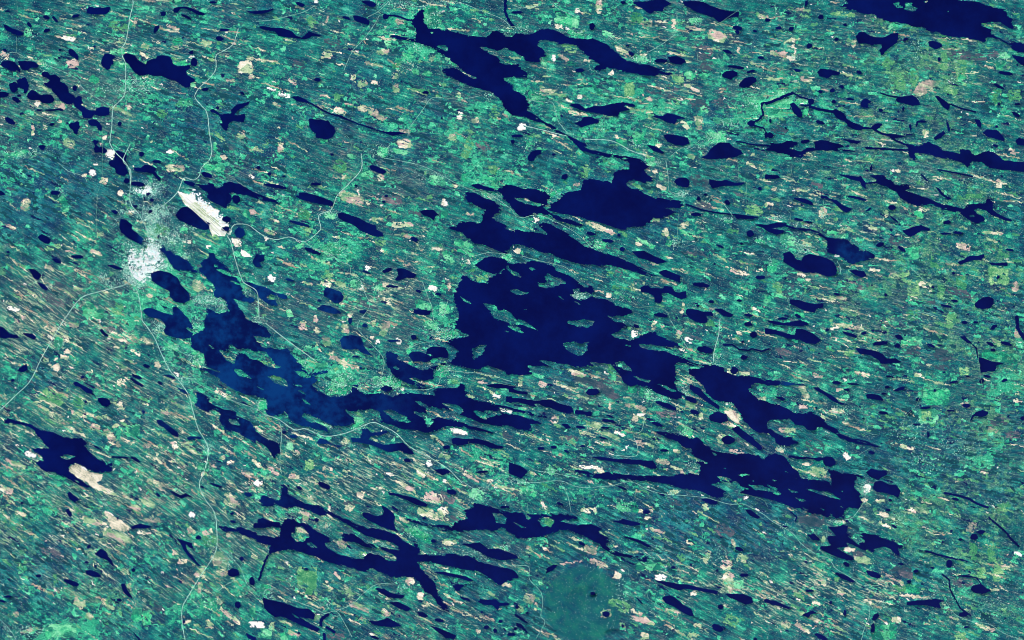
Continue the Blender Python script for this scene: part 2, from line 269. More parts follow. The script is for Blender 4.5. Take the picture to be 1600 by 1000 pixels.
L 1310,240 1315,205 1345,198 1400,215 1450,245 1500,262 1530,300 1525,325 1490,345 1480,365 1520,385 1560,405 1565,430 1600,448 @2,1 20,430 120,445 170,455 220,465 200,440 175,420 170,400 200,390 250,405 310,440 370,470 400,500 460,540 530,565 600,585 660,605 740,640 820,680 880,705 915,720 870,730 800,710 740,695 680,675 640,665 600,655 560,665 500,655 430,650 380,640 300,615 240,590 180,575 120,555 60,535 0,530 @1,1 1585,565 1560,585 1520,570 1460,545 1420,530 1370,525 1320,490 1290,455 1240,440 1195,425 1240,408 1280,382 1340,385 1400,392 1420,385 1410,350 1415,325 1440,310 1400,300 1360,280 1320,262
L 1340,155 1390,148 1430,165 1490,180 1520,215 1500,200 1420,185 1370,178
L 240,225 270,222 270,205 320,205 370,220 430,240 470,255 495,280 470,288 400,275 340,262 290,250
@0,1
L 1145,125 1190,130 1230,150 1290,155 1310,140 1335,150 1350,175 1390,165 1405,140 1440,138 1500,150 1560,185 1600,205 @1,1 40,220 90,240 160,262 155,275 80,262 0,242 @0,1 1560,225 1500,215 1440,200 1445,240 1435,275 1410,300 1370,285 1310,250 1290,230 1305,215 1260,180 1210,170 1150,145
P 1475,245,28,25,20
@1,1
L 40,150 80,148 140,155 190,170 190,180 140,178 80,165
L 510,335 540,328 590,345 640,360 690,390 750,410 755,435 790,455 795,475 760,480 720,470 650,440 600,400 550,385 515,360
L 1025,320 1060,310 1110,310 1140,340 1120,350 1115,380 1090,360 1045,345
L 300,545 340,550 410,585 400,595 360,585 320,570
L 880,680 920,675 960,695 1000,715 990,740 940,735 890,755 865,750 890,720
P 375,150,38,8,5 760,60,55,18,20 275,398,70,9,15 990,495,25,14,30 820,690,32,12,-20 690,700,30,7,20 210,750,30,7,10 850,790,40,8,5 1140,838,20,8,5 1015,820,20,8,20 85,88,14,12,0 170,100,15,6,0 815,225,15,7,0 795,262,12,6,0 625,160,12,6,0 395,880,14,7,0 670,948,25,12,0 15,48,15,10,0
L 420,820 440,795 480,805 530,825 550,855 530,890 490,895 450,860 425,850
L 380,930 410,905 460,910 510,935 540,960 480,960 420,945
L 985,935 1050,935 1095,945 1080,970 1030,968 985,955
@0,1
L 1580,625 1600,590 @1,1 50,592 50,630 20,640 40,670 0,670 @0,1 1580,645
L 1520,760 1560,765 @1,1 0,780 60,795 120,830 190,845 200,865 170,870 130,850 115,868 140,910 100,910 60,890 20,860 @0,1 1590,820 1550,790
@1,1
I 65,850 95,838 125,850 120,870 90,875 70,870
@0,1
L 715,-60 745,-55 790,-40 790,40 800,80 780,100 750,95 720,80 720,55 690,40 675,20 690,0 715,0
L 830,45 880,50 905,28 940,35 975,50 970,75 1000,110 1005,140 985,120 950,85 900,75 850,70
P 860,150,48,14,5 980,10,28,10,0 925,212,12,10,0 950,250,12,12,0 940,322,14,10,0 845,288,15,10,0 900,240,8,12,0 345,205,28,14,0 715,325,22,12,20 482,605,40,12,5 355,630,28,12,25 50,575,12,7,0 1500,455,35,32,0 1415,370,28,18,0 1295,95,35,15,20 720,670,50,9,15 1410,430,25,13,0 790,130,18,16,0
L 235,485 255,462 290,475 318,495 310,522 285,522 255,505
L -20,180 10,195 40,218 0,222 -20,215
L 175,680 220,685 260,720 240,750 210,740 195,705
L 225,760 270,775 300,800 295,820 260,800
L 745,420 755,370 790,375 830,410 820,430 860,460 895,495 885,530 840,510 790,480 755,450
L 1095,345 1130,300 1170,290 1210,320 1250,360 1310,395 1305,430 1280,440 1230,425 1180,405 1120,375
L 940,705 1000,690 1060,705 1110,735 1130,780 1180,830 1185,870 1150,895 1090,885 1060,850 1060,820 1000,790 950,755
H 1310,0 1260,50 1245,100 1210,125 1150,115 1110,200 1040,270 950,330 900,380
H 815,-100 770,0 800,40 820,90 815,260 870,340 920,440 930,490 950,560
H 400,1000 480,890 530,850 650,815 800,770 850,700
R 360,15 430,70 520,100 545,135
S 640,-200 640,100 610,230 600,530
S 620,210 700,235 780,270 820,280
S 550,720 530,850
H 1430,470 1460,410 1510,400 1560,410 @1,1 0,440 60,480 130,497 210,482 305,510 390,450 405,420 395,345 470,310 510,220 580,150 658,55 658,-40
H @0,1 1420,470 1445,520 1470,620 1510,740 1530,770 1600,815 @1,1 15,880 20,1000
@1,1
R 305,510 350,545 450,580 540,640 585,660 597,720 650,750 680,830 710,910 660,990
R 800,-10 900,5 1070,50 1300,170 1450,210 1600,310
S 800,140 900,120 1000,60
S 880,270 960,350
S 850,430 850,390 970,390
S 1030,450 1050,490 1100,545 1165,550 1165,600
R 1600,590 1450,580 1350,600 1290,560
S 1040,690 1220,680
R 1040,760 1080,870 1100,920 1110,1000
R 1200,880 1170,980
S 130,840 160,915
S 880,550 940,590 935,650
S 1600,50 1530,100 1490,190
@0,1
S 980,870 1140,910 1220,885
R 815,170 890,220 895,370 930,450
R 1210,180 1160,175 1130,175
R 740,600 850,560 940,640 1040,660 930,710 850,780
R 880,560 870,640 830,700 800,760
R 950,560 1000,600 1040,660
F w,740,5,70,50,0 w,580,82,50,38,0 w,525,95,25,20,0 w,755,205,35,30,-40 b,1095,52,110,40,0 w,600,28,30,14,0 b,160,280,50,70,0 w,80,928,85,28,15 w,1170,508,50,22,10 w,1305,540,28,20,0 b,1235,785,70,60,20 y,1010,440,90,60,20 g,1330,45,130,40,10 w,1575,100,40,20,30 g,1560,355,90,40,40 b,310,675,60,22,35 b,485,800,50,18,25 y,330,545,90,30,-10 b,625,465,40,30,0 g,790,232,30,30,0 y,925,180,70,30,0 w,935,850,40,20,0 g,590,960,120,60,0 y,735,930,60,60,30 b,70,420,50,20,20 p,370,780,80,40,0 p,330,870,160,50,30 b,650,130,40,40,30 b,600,580,80,20,20 y,660,260,0,0,0 b,1580,325,40,25,0 y,1460,300,80,20,10 w,820,320,40,15,-20 g,560,930,80,60,40 b,20,700,30,40,0 b,440,575,60,14,15 g,1150,440,50,40,0 g,400,270,40,90,-20
V 905,190,80,40,170 985,330,90,55,160 880,330,70,60,80 940,380,45,60,70 1080,470,120,70,120 910,650,120,100,900 860,745,60,45,260 960,570,50,50,200 950,470,40,60,120 910,190,90,40,160 1000,320,100,60,160 1080,490,150,60,170 1290,870,110,45,220 640,715,35,30,40 700,770,100,35,90 790,320,60,20,60 1150,600,50,30,50 1390,900,50,50,70 1000,420,70,90,70 970,170,80,60,60 720,390,30,30,20 1200,410,100,30,60 800,240,50,60,40 790,530,60,40,40 830,600,50,60,70 790,680,40,50,90 1030,640,50,50,90 900,820,120,60,60 1550,820,40,40,30 370,190,50,50,30
A 1110,195 1160,280 1200,320 1260,380 1310,425 1330,475 1410,475 1425,445 1360,365 1290,300 1230,250 1180,215
F w,1195,235,55,55,40 w,1260,275,50,30,40 w,1325,315,90,40,45 w,1405,395,60,30,65 w,1480,510,65,40,30 w,1540,588,55,40,20 w,1440,450,30,30,0 y,1350,480,30,30,0
@1,1
F y,530,40,75,70,20 g,685,90,65,60,30 b,540,105,110,22,5 b,780,110,30,45,0 w,645,205,18,40,0 w,1180,268,50,45,20 g,1180,340,38,38,0 g,460,345,70,35,10 b,600,240,150,60,20 y,325,445,40,40,0 w,65,495,16,35,0 b,90,450,70,25,20 g,40,540,70,35,30 g,480,560,100,60,20 g,420,610,40,70,30 g,580,615,40,35,0 g,270,540,50,30,-20 b,915,405,120,35,0 b,860,405,20,45,0 b,740,375,30,35,0 b,950,475,90,20,25 b,300,658,40,16,20 w,695,675,35,40,30 w,100,742,50,48,30 g,625,775,75,45,0 w,660,795,18,35,0 w,815,778,40,22,-10 g,770,800,50,25,0 w,1105,800,65,35,20 g,1045,905,100,50,10 w,1130,553,70,20,10 g,1300,530,110,45,25 g,1200,610,40,90,-35 g,1310,580,120,20,20 w,1325,630,30,30,0 g,1570,610,60,40,0 y,1350,690,40,20,0 y,1410,740,70,40,0 g,1300,110,35,45,0 g,1450,120,60,30,0 g,1130,130,100,50,10 b,1240,160,40,20,25 y,1480,60,60,50,0 g,1500,155,50,50,0 w,590,975,20,25,0 b,800,575,60,14,30 y,780,520,60,30,0 b,440,770,60,35,20 b,530,780,60,20,10 g,210,960,40,50,-20 g,10,950,20,60,0 y,100,855,30,40,0 y,300,340,80,50,20 y,450,720,60,60,30 g,1180,930,60,60,0 p,850,250,130,50,10 b,1210,790,20,50,10 b,370,990,25,40,0 b,320,770,60,14,20 b,35,270,50,18,35 p,990,330,100,20,20 b,1330,340,60,12,0 y,1085,240,35,50,0
V 1460,230,90,25,90 1570,610,40,30,60 1100,110,120,50,60 460,340,60,30,50 500,560,110,60,80 640,770,70,50,50 60,900,90,30,50 750,800,60,40,30 1160,960,30,30,20 1310,620,50,40,30
@250,350,5
L 15,150 30,170 40,205 80,205 95,225 140,245 200,270 240,310 260,340 300,360 320,330 320,290 345,275 385,265 380,225 420,225 440,270 500,300 540,350 570,400 600,430 630,470 640,490 645,520 660,555 700,570 735,575 740,600 730,625 680,610 620,600 580,580 580,590 620,650 650,690 680,740 730,765 790,780 840,830 870,870 870,890 800,885 750,870 730,880 760,920 800,950 @1,2 80,170 150,185 200,180 230,230 290,290 330,335 450,310 440,330 370,345 385,380 350,400 390,440 430,465 470,480 550,475 600,450 600,400 640,405 640,440 700,465 780,455 850,482 900,465 960,455 1010,460 1120,470 1100,440 1130,425 1200,425 1260,420 1280,395 1310,405 1310,440 1340,460 1300,470 1340,490 1400,505 1480,520 1600,548 @2,2 40,560 80,565 160,583 245,610 200,613 120,597 40,577 0,572 @1,2 1600,565 1560,550 1515,548 1540,578 1600,588 @2,2 0,588 60,600 140,625 215,655 150,650 110,652 130,690 80,697 30,680 0,665 @1,2 1540,668 1480,658 1400,642 1320,610 1230,575 1180,560 1080,545 1030,510 980,505 1060,550 1075,590 1040,585 985,568 990,580 1040,610 1065,650 1075,680 1090,660 1110,612 1180,607 1280,637 1380,670 1440,690 1495,700 1480,712 1400,697 1300,672 1220,665 1150,680 1110,700 1060,705 1000,690 900,680 830,650 770,640 780,600 770,570 720,555 640,565 600,580 560,555 550,565 610,610 620,655 560,665 480,660 430,640 370,610 300,580 280,600 320,625 400,650 440,670 455,700 400,690 330,670 250,650 220,630 180,570 150,600 90,600 60,580 75,520 50,490 0,480 @0,2 1600,470 1530,465 1470,440 1400,400 1350,355 1290,320 1250,310 1245,295 1320,310 1375,330 1370,320 1300,295 1280,280 1280,210 1210,185 1190,150 @250,350,5 240,900 240,880 265,860 300,840 350,820 345,760 370,660 430,680 450,700 545,680 520,650 510,600 470,570 430,575 420,540 425,490 400,460 370,430 350,410 300,380 240,370 180,370 150,370 110,350 80,310 60,270 30,240 10,225 0,200
I 420,315 445,315 450,335 425,335
I 440,360 480,355 540,375 575,400 540,405 480,380
I 540,440 580,445 640,480 600,475
I 655,505 680,495 710,510 712,540 685,555 655,545
L @0,1 890,945 920,925 960,930 1020,955 1085,972 1075,920 1100,915 1150,960 @250,350,5 220,740 250,790 258,825 210,805 200,812 240,845 260,850 233,892 180,895 130,890 90,880 40,860 30,820 50,800 30,770 0,740 @0,1 930,980
@0,2
I 1290,150 1310,155 1350,185 1330,180
I 1370,185 1420,200 1440,150 1480,180 1560,185 1600,200 @1,2 30,195 60,200 90,240 120,280 160,295 130,302 80,290 40,270 20,250 @0,2 1560,245 1540,215 1490,200 1470,235 1465,278 1420,250
I 1460,305 1500,310 1575,365 1490,350
@1,2
I 70,355 110,345 150,355 180,370 205,415 160,410 110,385
I 245,320 290,322 340,350 335,362 290,355 260,340
I 230,400 280,405 290,420 260,415
I 255,435 290,445 320,468 280,455
I 280,485 310,500 340,527 310,520
I 0,410 50,435 50,441 10,420
I 790,565 830,560 920,595 970,635 920,640 860,620
I 1165,520 1240,530 1290,555 1290,580 1220,565
I 1350,565 1440,575 1510,570 1540,590 1480,600 1420,618 1380,595
L 1565,492 1600,482 @2,2 0,487 60,490 140,505 240,495 300,525 370,540 390,575 350,585 290,570 240,548 195,540 170,525 140,525 150,545 100,530 40,515 0,510 @1,2 1600,522 1565,512
L 955,220 970,200 1020,195 1060,212 1070,180 1100,165 1180,170 1200,200 1200,240 1150,232 1110,240 1060,265 1020,255 980,262
I 1060,210 1090,212 1110,228 1085,225
@680,380,5
L 205,260 240,250 270,280 310,280 340,305 410,315 415,270 460,255 490,240 530,230 545,170 560,205 600,240 680,275 650,235 600,215 575,190 560,155 620,160 700,155 720,140 800,140 930,180 950,220 1000,235 1050,255 1100,290 1150,330 1180,350 1200,325 1240,345 1250,380 1220,400 1180,380 1140,385 1120,360 1080,360 1090,390 1050,400 1070,420 1110,440 1180,435 1230,410 1260,430 1320,435 1400,465 1410,490 1480,500 1550,520 1550,545 1520,560 1500,580 1430,565 1390,580 1340,560 1400,610 1460,620 1510,650 1450,670 1430,690 1370,710 1410,740 1480,750 1520,760 1560,745 1600,740 @2,2 800,103 840,80 890,70 910,95 960,115 1010,130 1045,155 1050,175 980,170 900,160 800,150 800,165 850,185 900,190 960,195 1010,215 1080,240 1130,265 1190,275 1250,278 1320,295 1330,320 1400,350 1470,345 1540,350 1600,375 @3,2 80,378 150,390 220,398 232,408 100,407 0,412 @2,2 1560,395 1510,400 1480,430 1500,460 1540,495 1600,510 @3,2 50,520 110,550 160,570 220,590 270,570 310,590 350,620 370,655 430,680 450,710 520,740 600,750 700,790 690,800 600,780 520,770 450,740 420,710 370,685 310,670 290,690 240,685 220,660 170,655 140,620 60,625 0,628 @2,2 1585,650 1600,680 @3,2 20,680 40,700 100,725 160,735 200,765 150,785 80,785 50,770 30,730 0,708 @2,2 1540,705 1500,680 1460,640 1430,600 1400,550 1380,520 1330,510 1290,510 1250,490 1220,465 1190,400 1150,370 1110,340 1105,305 1180,305 1200,290 1170,285 1110,290 1080,270 1030,265 1020,290 1025,330 1025,400 1030,440 1080,460 1090,475 1030,500 970,485 900,455 870,430 820,420 780,410 730,415 700,390 680,360 660,330 620,280 560,270 500,260 480,265 520,285 470,290 400,300 350,275 290,275 240,260 200,250 170,255 240,290 100,285 130,340 60,345 0,340 @1,2 1570,345 1530,310 1450,285 1400,310 1330,305 1250,290 1200,280 1150,275 1115,320 1110,370 1060,385 1000,362 940,358 1000,385 1060,410 1065,435 1020,430 980,410 900,372 860,350 820,290 805,240 810,195 850,190 890,215 890,245 950,275 1000,300 1060,310 1130,280 1170,270 1220,265 1240,230 1265,190 1200,150 1180,140 1200,125 1300,105 1340,95 1290,80 1240,60 1250,10 @680,380,5 180,600 185,540 150,470 140,440 160,380 190,310
@1,1
L 1365,655 1400,635 1425,612 1480,602 1560,622 1575,640 1540,690 1500,715 1440,700 1400,680
@1,2
I 850,290 880,288 900,305 880,312
@680,380,5
I 180,415 230,435 290,470 280,478 220,450
I 380,465 460,480 490,530 550,520 600,550 640,605 700,610 760,650 800,680 740,660 680,635 620,635 660,670 700,705 630,690 570,650 590,625 520,605 460,585 430,530 390,490
I 585,365 630,355 670,375 720,385 745,385 690,405 640,405 600,385
I 800,310 850,315 875,290 855,260 885,235 930,265 980,275 1025,310 980,320 920,345 860,350 810,335
I 738,195 758,190 778,205 765,218 745,210
I 1030,600 1080,610 1130,605 1160,595 1240,610 1230,640 1180,660 1140,645 1080,640 1040,625
I 1000,780 1080,775 1140,785 1195,770 1190,830 1160,870 1110,875 1060,855 1015,820
I 290,830 345,795 395,795 385,850 340,890 300,915 295,870
I 1085,455 1110,462 1145,485 1120,482
I 950,408 980,418 1010,440 985,435
I 530,680 570,688 570,695 545,690
I 700,517 720,517 722,522 704,523
I 1480,790 1535,803 1530,810 1495,800
@2,2
I 750,345 820,370 870,380 860,392 800,378
I 900,395 960,410 1030,445 1000,447
I 640,265 690,255 740,300 750,320 700,310 660,290
I 1110,400 1112,402 1113,400
L 1110,400 1180,430 1230,490 1300,540 1290,560 1230,520 1160,470 1110,430
L 1230,600 1280,570 1340,590 1350,630 1300,645 1240,630
L 1370,680 1410,665 1500,730 1570,800 1550,815 1500,780 1440,740
P 505,452,40,22,0 1350,750,38,28,0 430,670,30,9,10 605,630,45,9,8 910,652,35,12,20 775,38,20,10,20 1510,93,25,20,0 1475,25,25,12,0 1450,235,22,14,0 1390,315,22,22,0 1205,185,50,22,10 1120,497,40,15,20 1140,575,28,12,15 965,535,70,15,20 180,803,20,10,0 262,795,20,11,0 340,820,18,8,20 440,788,20,7,0 570,738,25,7,15 950,815,30,8,0 610,600,25,6,20 580,673,25,6,0 1440,135,10,7,0 630,810,12,6,0
P 425,578,32,15,5 478,585,25,16,-10
L 305,648 350,650 370,675 340,680
L -20,418 30,440 95,450 100,465 50,460 -20,450
W 5 1320,155 1380,155 1420,185 1480,190 1500,180 1560,195 1610,180
L 490,855 560,855 650,870 720,870 800,875 850,880 880,875 910,925 870,930 800,905 720,900 640,885 560,875
L -20,890 50,910 100,945 60,990 -20,960
L @2,1 1090,930 1150,935 1200,950 1250,950 1260,975 1210,975 1225,1000 @2,2 1220,15 1190,20 1150,10 1110,-10 @2,1 1085,960
@3,2
L -20,50 60,65 120,85 170,95 170,55 230,60 290,90 330,125 300,150 240,145 200,125 120,115 50,90 -20,85
L -20,0 60,10 100,20 200,0 260,25 210,40 120,35 40,30
L 450,68 510,80 560,100 550,112 490,95
P 370,62,10,10,0 600,82,18,10,0 820,107,28,14,20 705,145,50,13,-8 810,160,18,14,0
L 545,175 600,180 680,195 720,215 740,240 800,240 840,265 790,270 740,275 705,275 690,250 640,220 570,210
L 1195,105 1230,100 1260,130 1280,150 1240,140
W 7 1280,155 1305,180 1310,235
L 1310,230 1350,240 1400,260 1480,270 1430,285 1420,320 1380,320 1350,325 1330,330 1325,280
W 20 1555,-20 1560,50 1585,90 1620,140
P 1370,352,25,7,10 1230,15,22,10,0 1300,15,18,8,0 1410,45,25,13,-35 1390,150,25,9,30 1490,148,35,10,15 1405,188,18,9,0 1475,378,22,9,-20 1335,380,16,14,0 1250,352,15,6,0 1160,387,32,6,-8 1240,535,24,13,0 1595,615,18,15,0 755,352,20,7,0 430,392,30,10,5 530,400,45,6,5 745,420,14,9,0 725,460,18,6,0 938,495,15,9,-30 885,575,22,7,-40 985,548,35,7,-5 720,580,30,10,5 490,435,20,8,0 595,615,8,7,0 650,828,22,10,10 1000,715,8,18,0 300,547,8,6,0 1040,440,8,8,0 380,885,42,32,20 320,870,30,10,0 1020,160,30,8,25 1100,325,12,7,0 1140,567,30,5,0
L 1260,640 1275,600 1300,575 1340,562 1380,575 1365,600 1330,605 1290,600 1270,630
L 775,445 810,425 860,415 850,435 800,445
L 610,465 650,460 700,472 725,505 680,500 620,490
L 35,475 80,480 115,495 90,505
L 280,420 310,420 360,450 410,480 450,515 510,530 460,530 400,505 350,465 300,440
L 110,845 180,850 240,870 180,870
@0,2
L -20,45 10,40 40,65 60,85 110,95 120,115 60,110 20,115 -20,100
L 140,85 200,85 225,105 220,125 170,105
L 105,320 140,285 170,275 172,315 140,325
L 620,60 640,55 655,80 680,95 670,105 640,90
P 80,378,12,9,0 390,435,6,6,0 515,355,14,8,-20 915,288,24,10,10 855,355,38,10,22 895,577,10,14,0 1000,395,18,9,40 1150,445,45,7,28 625,300,8,6,0 535,512,8,8,0
L 805,360 830,365 900,410 890,422 850,400
L 455,390 480,385 520,410 580,440 575,465 540,455 500,420 465,410
L 610,485 660,488 685,500 690,525 670,545 640,535 615,510
L 980,625 1010,625 1060,665 1115,705 1120,735 1080,720 1020,670 985,650
L 1170,740 1190,725 1255,730 1260,745 1220,742 1180,752
L 1010,345 1060,342 1100,365 1085,370 1040,352
L 1220,450 1260,455 1310,490 1305,515 1360,540 1400,560 1470,565 1480,600 1540,620 1570,640 1600,690 @1,2 0,690 60,740 100,750 150,770 160,820 120,860 105,865 95,830 60,790 0,750 @0,2 1600,775 1540,745 1480,700 1440,700 1400,680 1370,620 1380,605 1370,580 1330,560 1290,575 1250,555 1220,530 1230,490
I 1420,620 1470,620 1510,660 1450,650
I 370,855 420,840 480,855 430,870 390,865
L 575,785 610,790 640,820 600,800
W 8 700,855 800,862
L 810,850 850,860 885,890 850,885 820,865
@1,2
L 525,125 550,100 600,95 650,105 670,140 680,175 720,215 735,225 690,215 650,200 640,180 590,185 540,180 530,150
P 680,35,15,12,0 590,5,12,22,0 175,700,14,10,0 235,728,25,9,0 655,300,12,6,0 620,228,25,6,0 945,878,22,12,15 985,108,18,16,0 860,130,45,6,0 815,430,35,18,0
L @1,2 -20,20 60,45 95,95 90,112 30,100 -20,100
L 375,770 400,740 440,750 480,780 540,785 520,795 450,775
L 590,735 650,740 665,700 660,680 700,680 720,705 770,700 820,690 820,705 770,720 720,725 705,745 750,765 800,780 860,775 920,765 980,820 990,840 950,838 900,815 830,825 770,800 720,780 640,765 600,760
L 1110,935 1180,930 1220,950 1160,970
L 1220,750 1240,735 1320,745 1370,740 1440,755 1500,780 1550,790 1530,805 1470,800 1400,775 1340,770 1280,785 1230,775
P 1190,795,25,10,-5 1410,950,40,7,-5
L 1440,405 1500,400 1600,402 @2,2 30,418 0,428 @1,2 1500,425 1450,415
L 1560,480 1600,475 1600,520 1570,505
@2,2
@0,2
H 880,-10 960,100 1010,210 1060,310 1120,380 1180,470 1210,580 1240,680 1300,790 1290,900 1250,1010
H @0,1 850,800 870,860 890,1000
@0,2
H 400,0 340,100 260,240 190,380 100,470 -10,575
R 960,80 1130,200 1220,230
R 1100,370 1170,360 1260,410 1400,480 1500,520 1600,555 @1,2 50,590
S 1050,240 1110,310
S 0,20 150,45 280,50 330,35
S 960,420 960,380 1020,340
S 880,490 875,560 920,620 920,720 850,790
S 90,480 90,570
F w,345,60,35,25,0 w,320,110,50,20,30 g,370,140,50,60,0 w,425,195,40,22,10 w,350,245,25,20,0 w,352,298,42,40,20 b,820,130,60,30,0 b,775,300,50,28,30 w,985,280,30,35,0 b,765,390,50,35,10 b,330,525,35,35,0 b,325,590,35,22,0 w,755,525,28,25,0 b,640,605,60,25,0 b,600,670,60,35,20 b,690,720,90,40,50 b,740,775,30,40,0 w,190,840,75,35,20 w,495,940,120,70,35 w,610,975,60,30,10 b,915,785,40,25,0 b,1090,780,40,50,-30 b,1180,765,60,14,0 g,1070,170,80,25,25 g,1240,240,70,80,0 b,1395,465,100,24,30 b,1420,810,80,14,40 b,1560,835,90,14,40 b,1440,890,40,20,-20 b,1390,860,30,20,0 b,1540,960,80,14,35 b,920,130,80,20,30 w,765,125,60,12,15 b,850,205,60,14,35 b,1030,575,60,25,15 w,750,545,40,14,-20 y,330,480,140,70,20 y,490,520,70,50,30 g,740,700,300,60,0 b,230,510,60,14,-10 b,100,900,120,30,25 b,400,230,50,20,10 g,830,690,80,70,0 b,460,30,60,30,10 b,290,250,40,20,0 b,180,140,70,14,20 b,1270,960,20,30,0 g,360,975,90,40,20 g,1270,920,70,50,0 b,720,660,40,14,0 b,760,630,30,14,0 b,1110,530,60,14,35 b,980,700,60,16,35 b,330,330,60,16,25 b,870,310,0,0,0 p,690,60,60,30,0 b,1140,900,60,14,45 g,1015,795,50,30,20 b,490,590,100,20,20 b,560,320,40,12,0 b,150,280,60,20,0
V 990,40,60,50,120 1230,240,60,70,110 380,150,40,40,30 1080,170,90,30,50 1230,30,40,60,60 1300,800,50,50,50 1270,920,60,50,50 1170,370,90,30,50 1050,260,50,50,40 350,950,80,30,30
@1,2
H 60,20 200,130 380,260
R 650,0 635,50 700,130 770,200 800,260 790,345
H 50,590 140,620 240,685 310,680 430,725 550,710 650,670 730,640 800,665 880,710 960,790 1090,860 1200,930 1270,1000 @1,3 1290,20
R 140,620 160,700 150,880 160,960
R 940,180 1030,145 1110,135
R 900,430 1060,435 1140,400 1170,320 1300,325 1440,340 1600,385
S 1230,900 1330,830 1330,760
S 620,930 640,980
S 1080,850 1110,740
F b,295,35,45,55,0 b,510,40,25,35,0 b,555,55,45,55,0 b,385,65,40,30,50 b,805,50,40,90,15 b,740,20,25,40,0 w,890,130,45,40,0 w,765,135,22,35,0 w,725,110,20,20,0 b,445,135,45,45,0 b,380,150,16,40,0 g,330,180,35,40,0 g,410,285,70,40,0 b,520,255,110,35,20 b,470,215,30,30,0 b,560,290,40,25,-20 g,300,270,80,30,40 g,520,370,90,80,0 g,500,440,120,50,0 g,600,410,60,60,0 g,860,390,90,60,20 g,790,380,120,50,0 w,918,432,20,22,0 b,1135,85,60,25,0 g,1210,90,90,40,0 g,1090,30,80,50,0 y,50,265,80,20,15 y,130,362,60,22,10 g,1165,320,80,60,0 g,1230,385,60,30,0 w,1265,695,110,35,15 w,1085,895,38,50,-15 w,425,925,25,28,0 w,472,932,18,22,0 y,335,905,55,60,0 b,110,945,80,24,35 b,240,980,60,30,0 w,830,965,70,16,20 w,1030,960,70,18,30 b,1320,965,60,25,30 b,1150,760,60,12,40 b,1420,390,60,16,10 b,1500,395,60,12,10 b,1450,440,90,16,35 b,1330,475,60,14,20 w,1560,565,90,20,10 w,1500,475,50,16,10 y,1540,830,90,20,30 g,40,520,50,80,0 g,640,640,60,70,0 g,410,660,90,30,20 g,210,790,40,40,0 y,1240,385,30,40,0 b,1460,350,120,12,10 b,1385,330,60,10,10 p,1570,720,60,40,10 b,560,760,40,40,0 b,450,900,0,0,0 g,1330,830,200,110,0 g,500,860,300,60,10 b,1180,850,60,30,20 g,960,190,30,50,30 b,10,900,90,14,40 b,10,680,60,20,30 g,970,270,20,20,0 b,1370,1000,60,14,25 b,1100,505,0,0,0
V 520,400,110,90,260 790,390,110,50,180 1170,85,120,50,150 1170,310,70,40,80 880,400,50,50,60 640,430,60,40,60 30,525,50,50,60 420,670,90,30,60 290,265,70,40,60 1240,370,50,40,40 640,660,50,50,60 20,0,60,30,60 560,780,80,30,30 210,790,40,30,30 1080,30,60,50,40
@2,2
H 1300,-10 1290,90 1260,210 1260,265
R 990,0 1050,100 1100,180
S 890,480 850,600
S -100,390 0,410 200,435 400,480 600,510
R 830,600 810,690 760,715 785,800 770,850 640,845
S 1010,520 1060,600 1060,660 1110,700
S 420,850 385,920 385,970
R 50,880 150,940 250,955 430,990
S 870,460 1000,520
S 600,660 760,710 900,765
F w,765,85,45,45,0 w,1105,125,55,40,25 b,885,35,25,60,10 b,1040,90,25,50,20 w,1415,78,40,20,20 w,1060,185,45,14,15 g,1280,205,40,60,20 b,1375,325,60,30,20 b,1450,335,60,30,0 w,1110,385,40,20,0 b,1380,590,100,50,40 w,1340,520,20,25,0 p,520,385,200,50,15 p,600,450,120,60,40 b,400,330,110,22,20 b,410,370,80,14,10 g,635,355,35,50,0 y,625,310,40,50,0 w,610,540,18,40,0 p,960,590,140,40,5 w,815,592,60,20,0 w,770,618,35,30,20 b,1060,555,60,20,0 b,1120,525,60,50,20 b,1180,605,20,50,0 g,1080,690,100,50,20 b,270,620,40,50,20 b,510,655,90,30,15 w,675,710,80,24,20 w,712,793,25,20,0 w,490,920,170,22,5 w,560,950,60,24,35 b,570,770,90,24,15 b,940,885,80,30,10 b,1040,935,110,16,25 b,350,750,100,20,25 b,460,710,90,20,10 g,830,460,70,50,20 g,750,430,50,50,0 b,50,385,30,60,0 b,190,400,50,30,20 p,380,740,90,30,10 b,1310,745,50,60,0 b,1400,820,80,20,10 y,450,555,30,20,0 b,1350,655,100,14,15 y,1240,20,50,40,0 b,1560,490,60,30,0 g,600,980,50,30,0 g,240,940,60,50,40 g,100,910,90,14,30 b,820,770,120,14,15 b,1030,820,50,20,20 b,770,540,120,20,15 b,440,480,70,14,15 y,840,720,150,12,20
V 850,460,60,40,70 1280,215,40,50,60 1085,690,60,30,60 1250,275,60,20,30 1390,280,60,30,30 930,490,90,25,50 1080,440,30,50,40 1350,520,40,30,30 240,940,60,30,40 1120,920,60,40,40
@3,2
S 440,510 540,520 600,600 630,700 690,720
S 960,450 920,540 860,600
S 520,890 570,840 640,800
S 1310,170 1320,300 1340,420
S 1400,400 1425,500
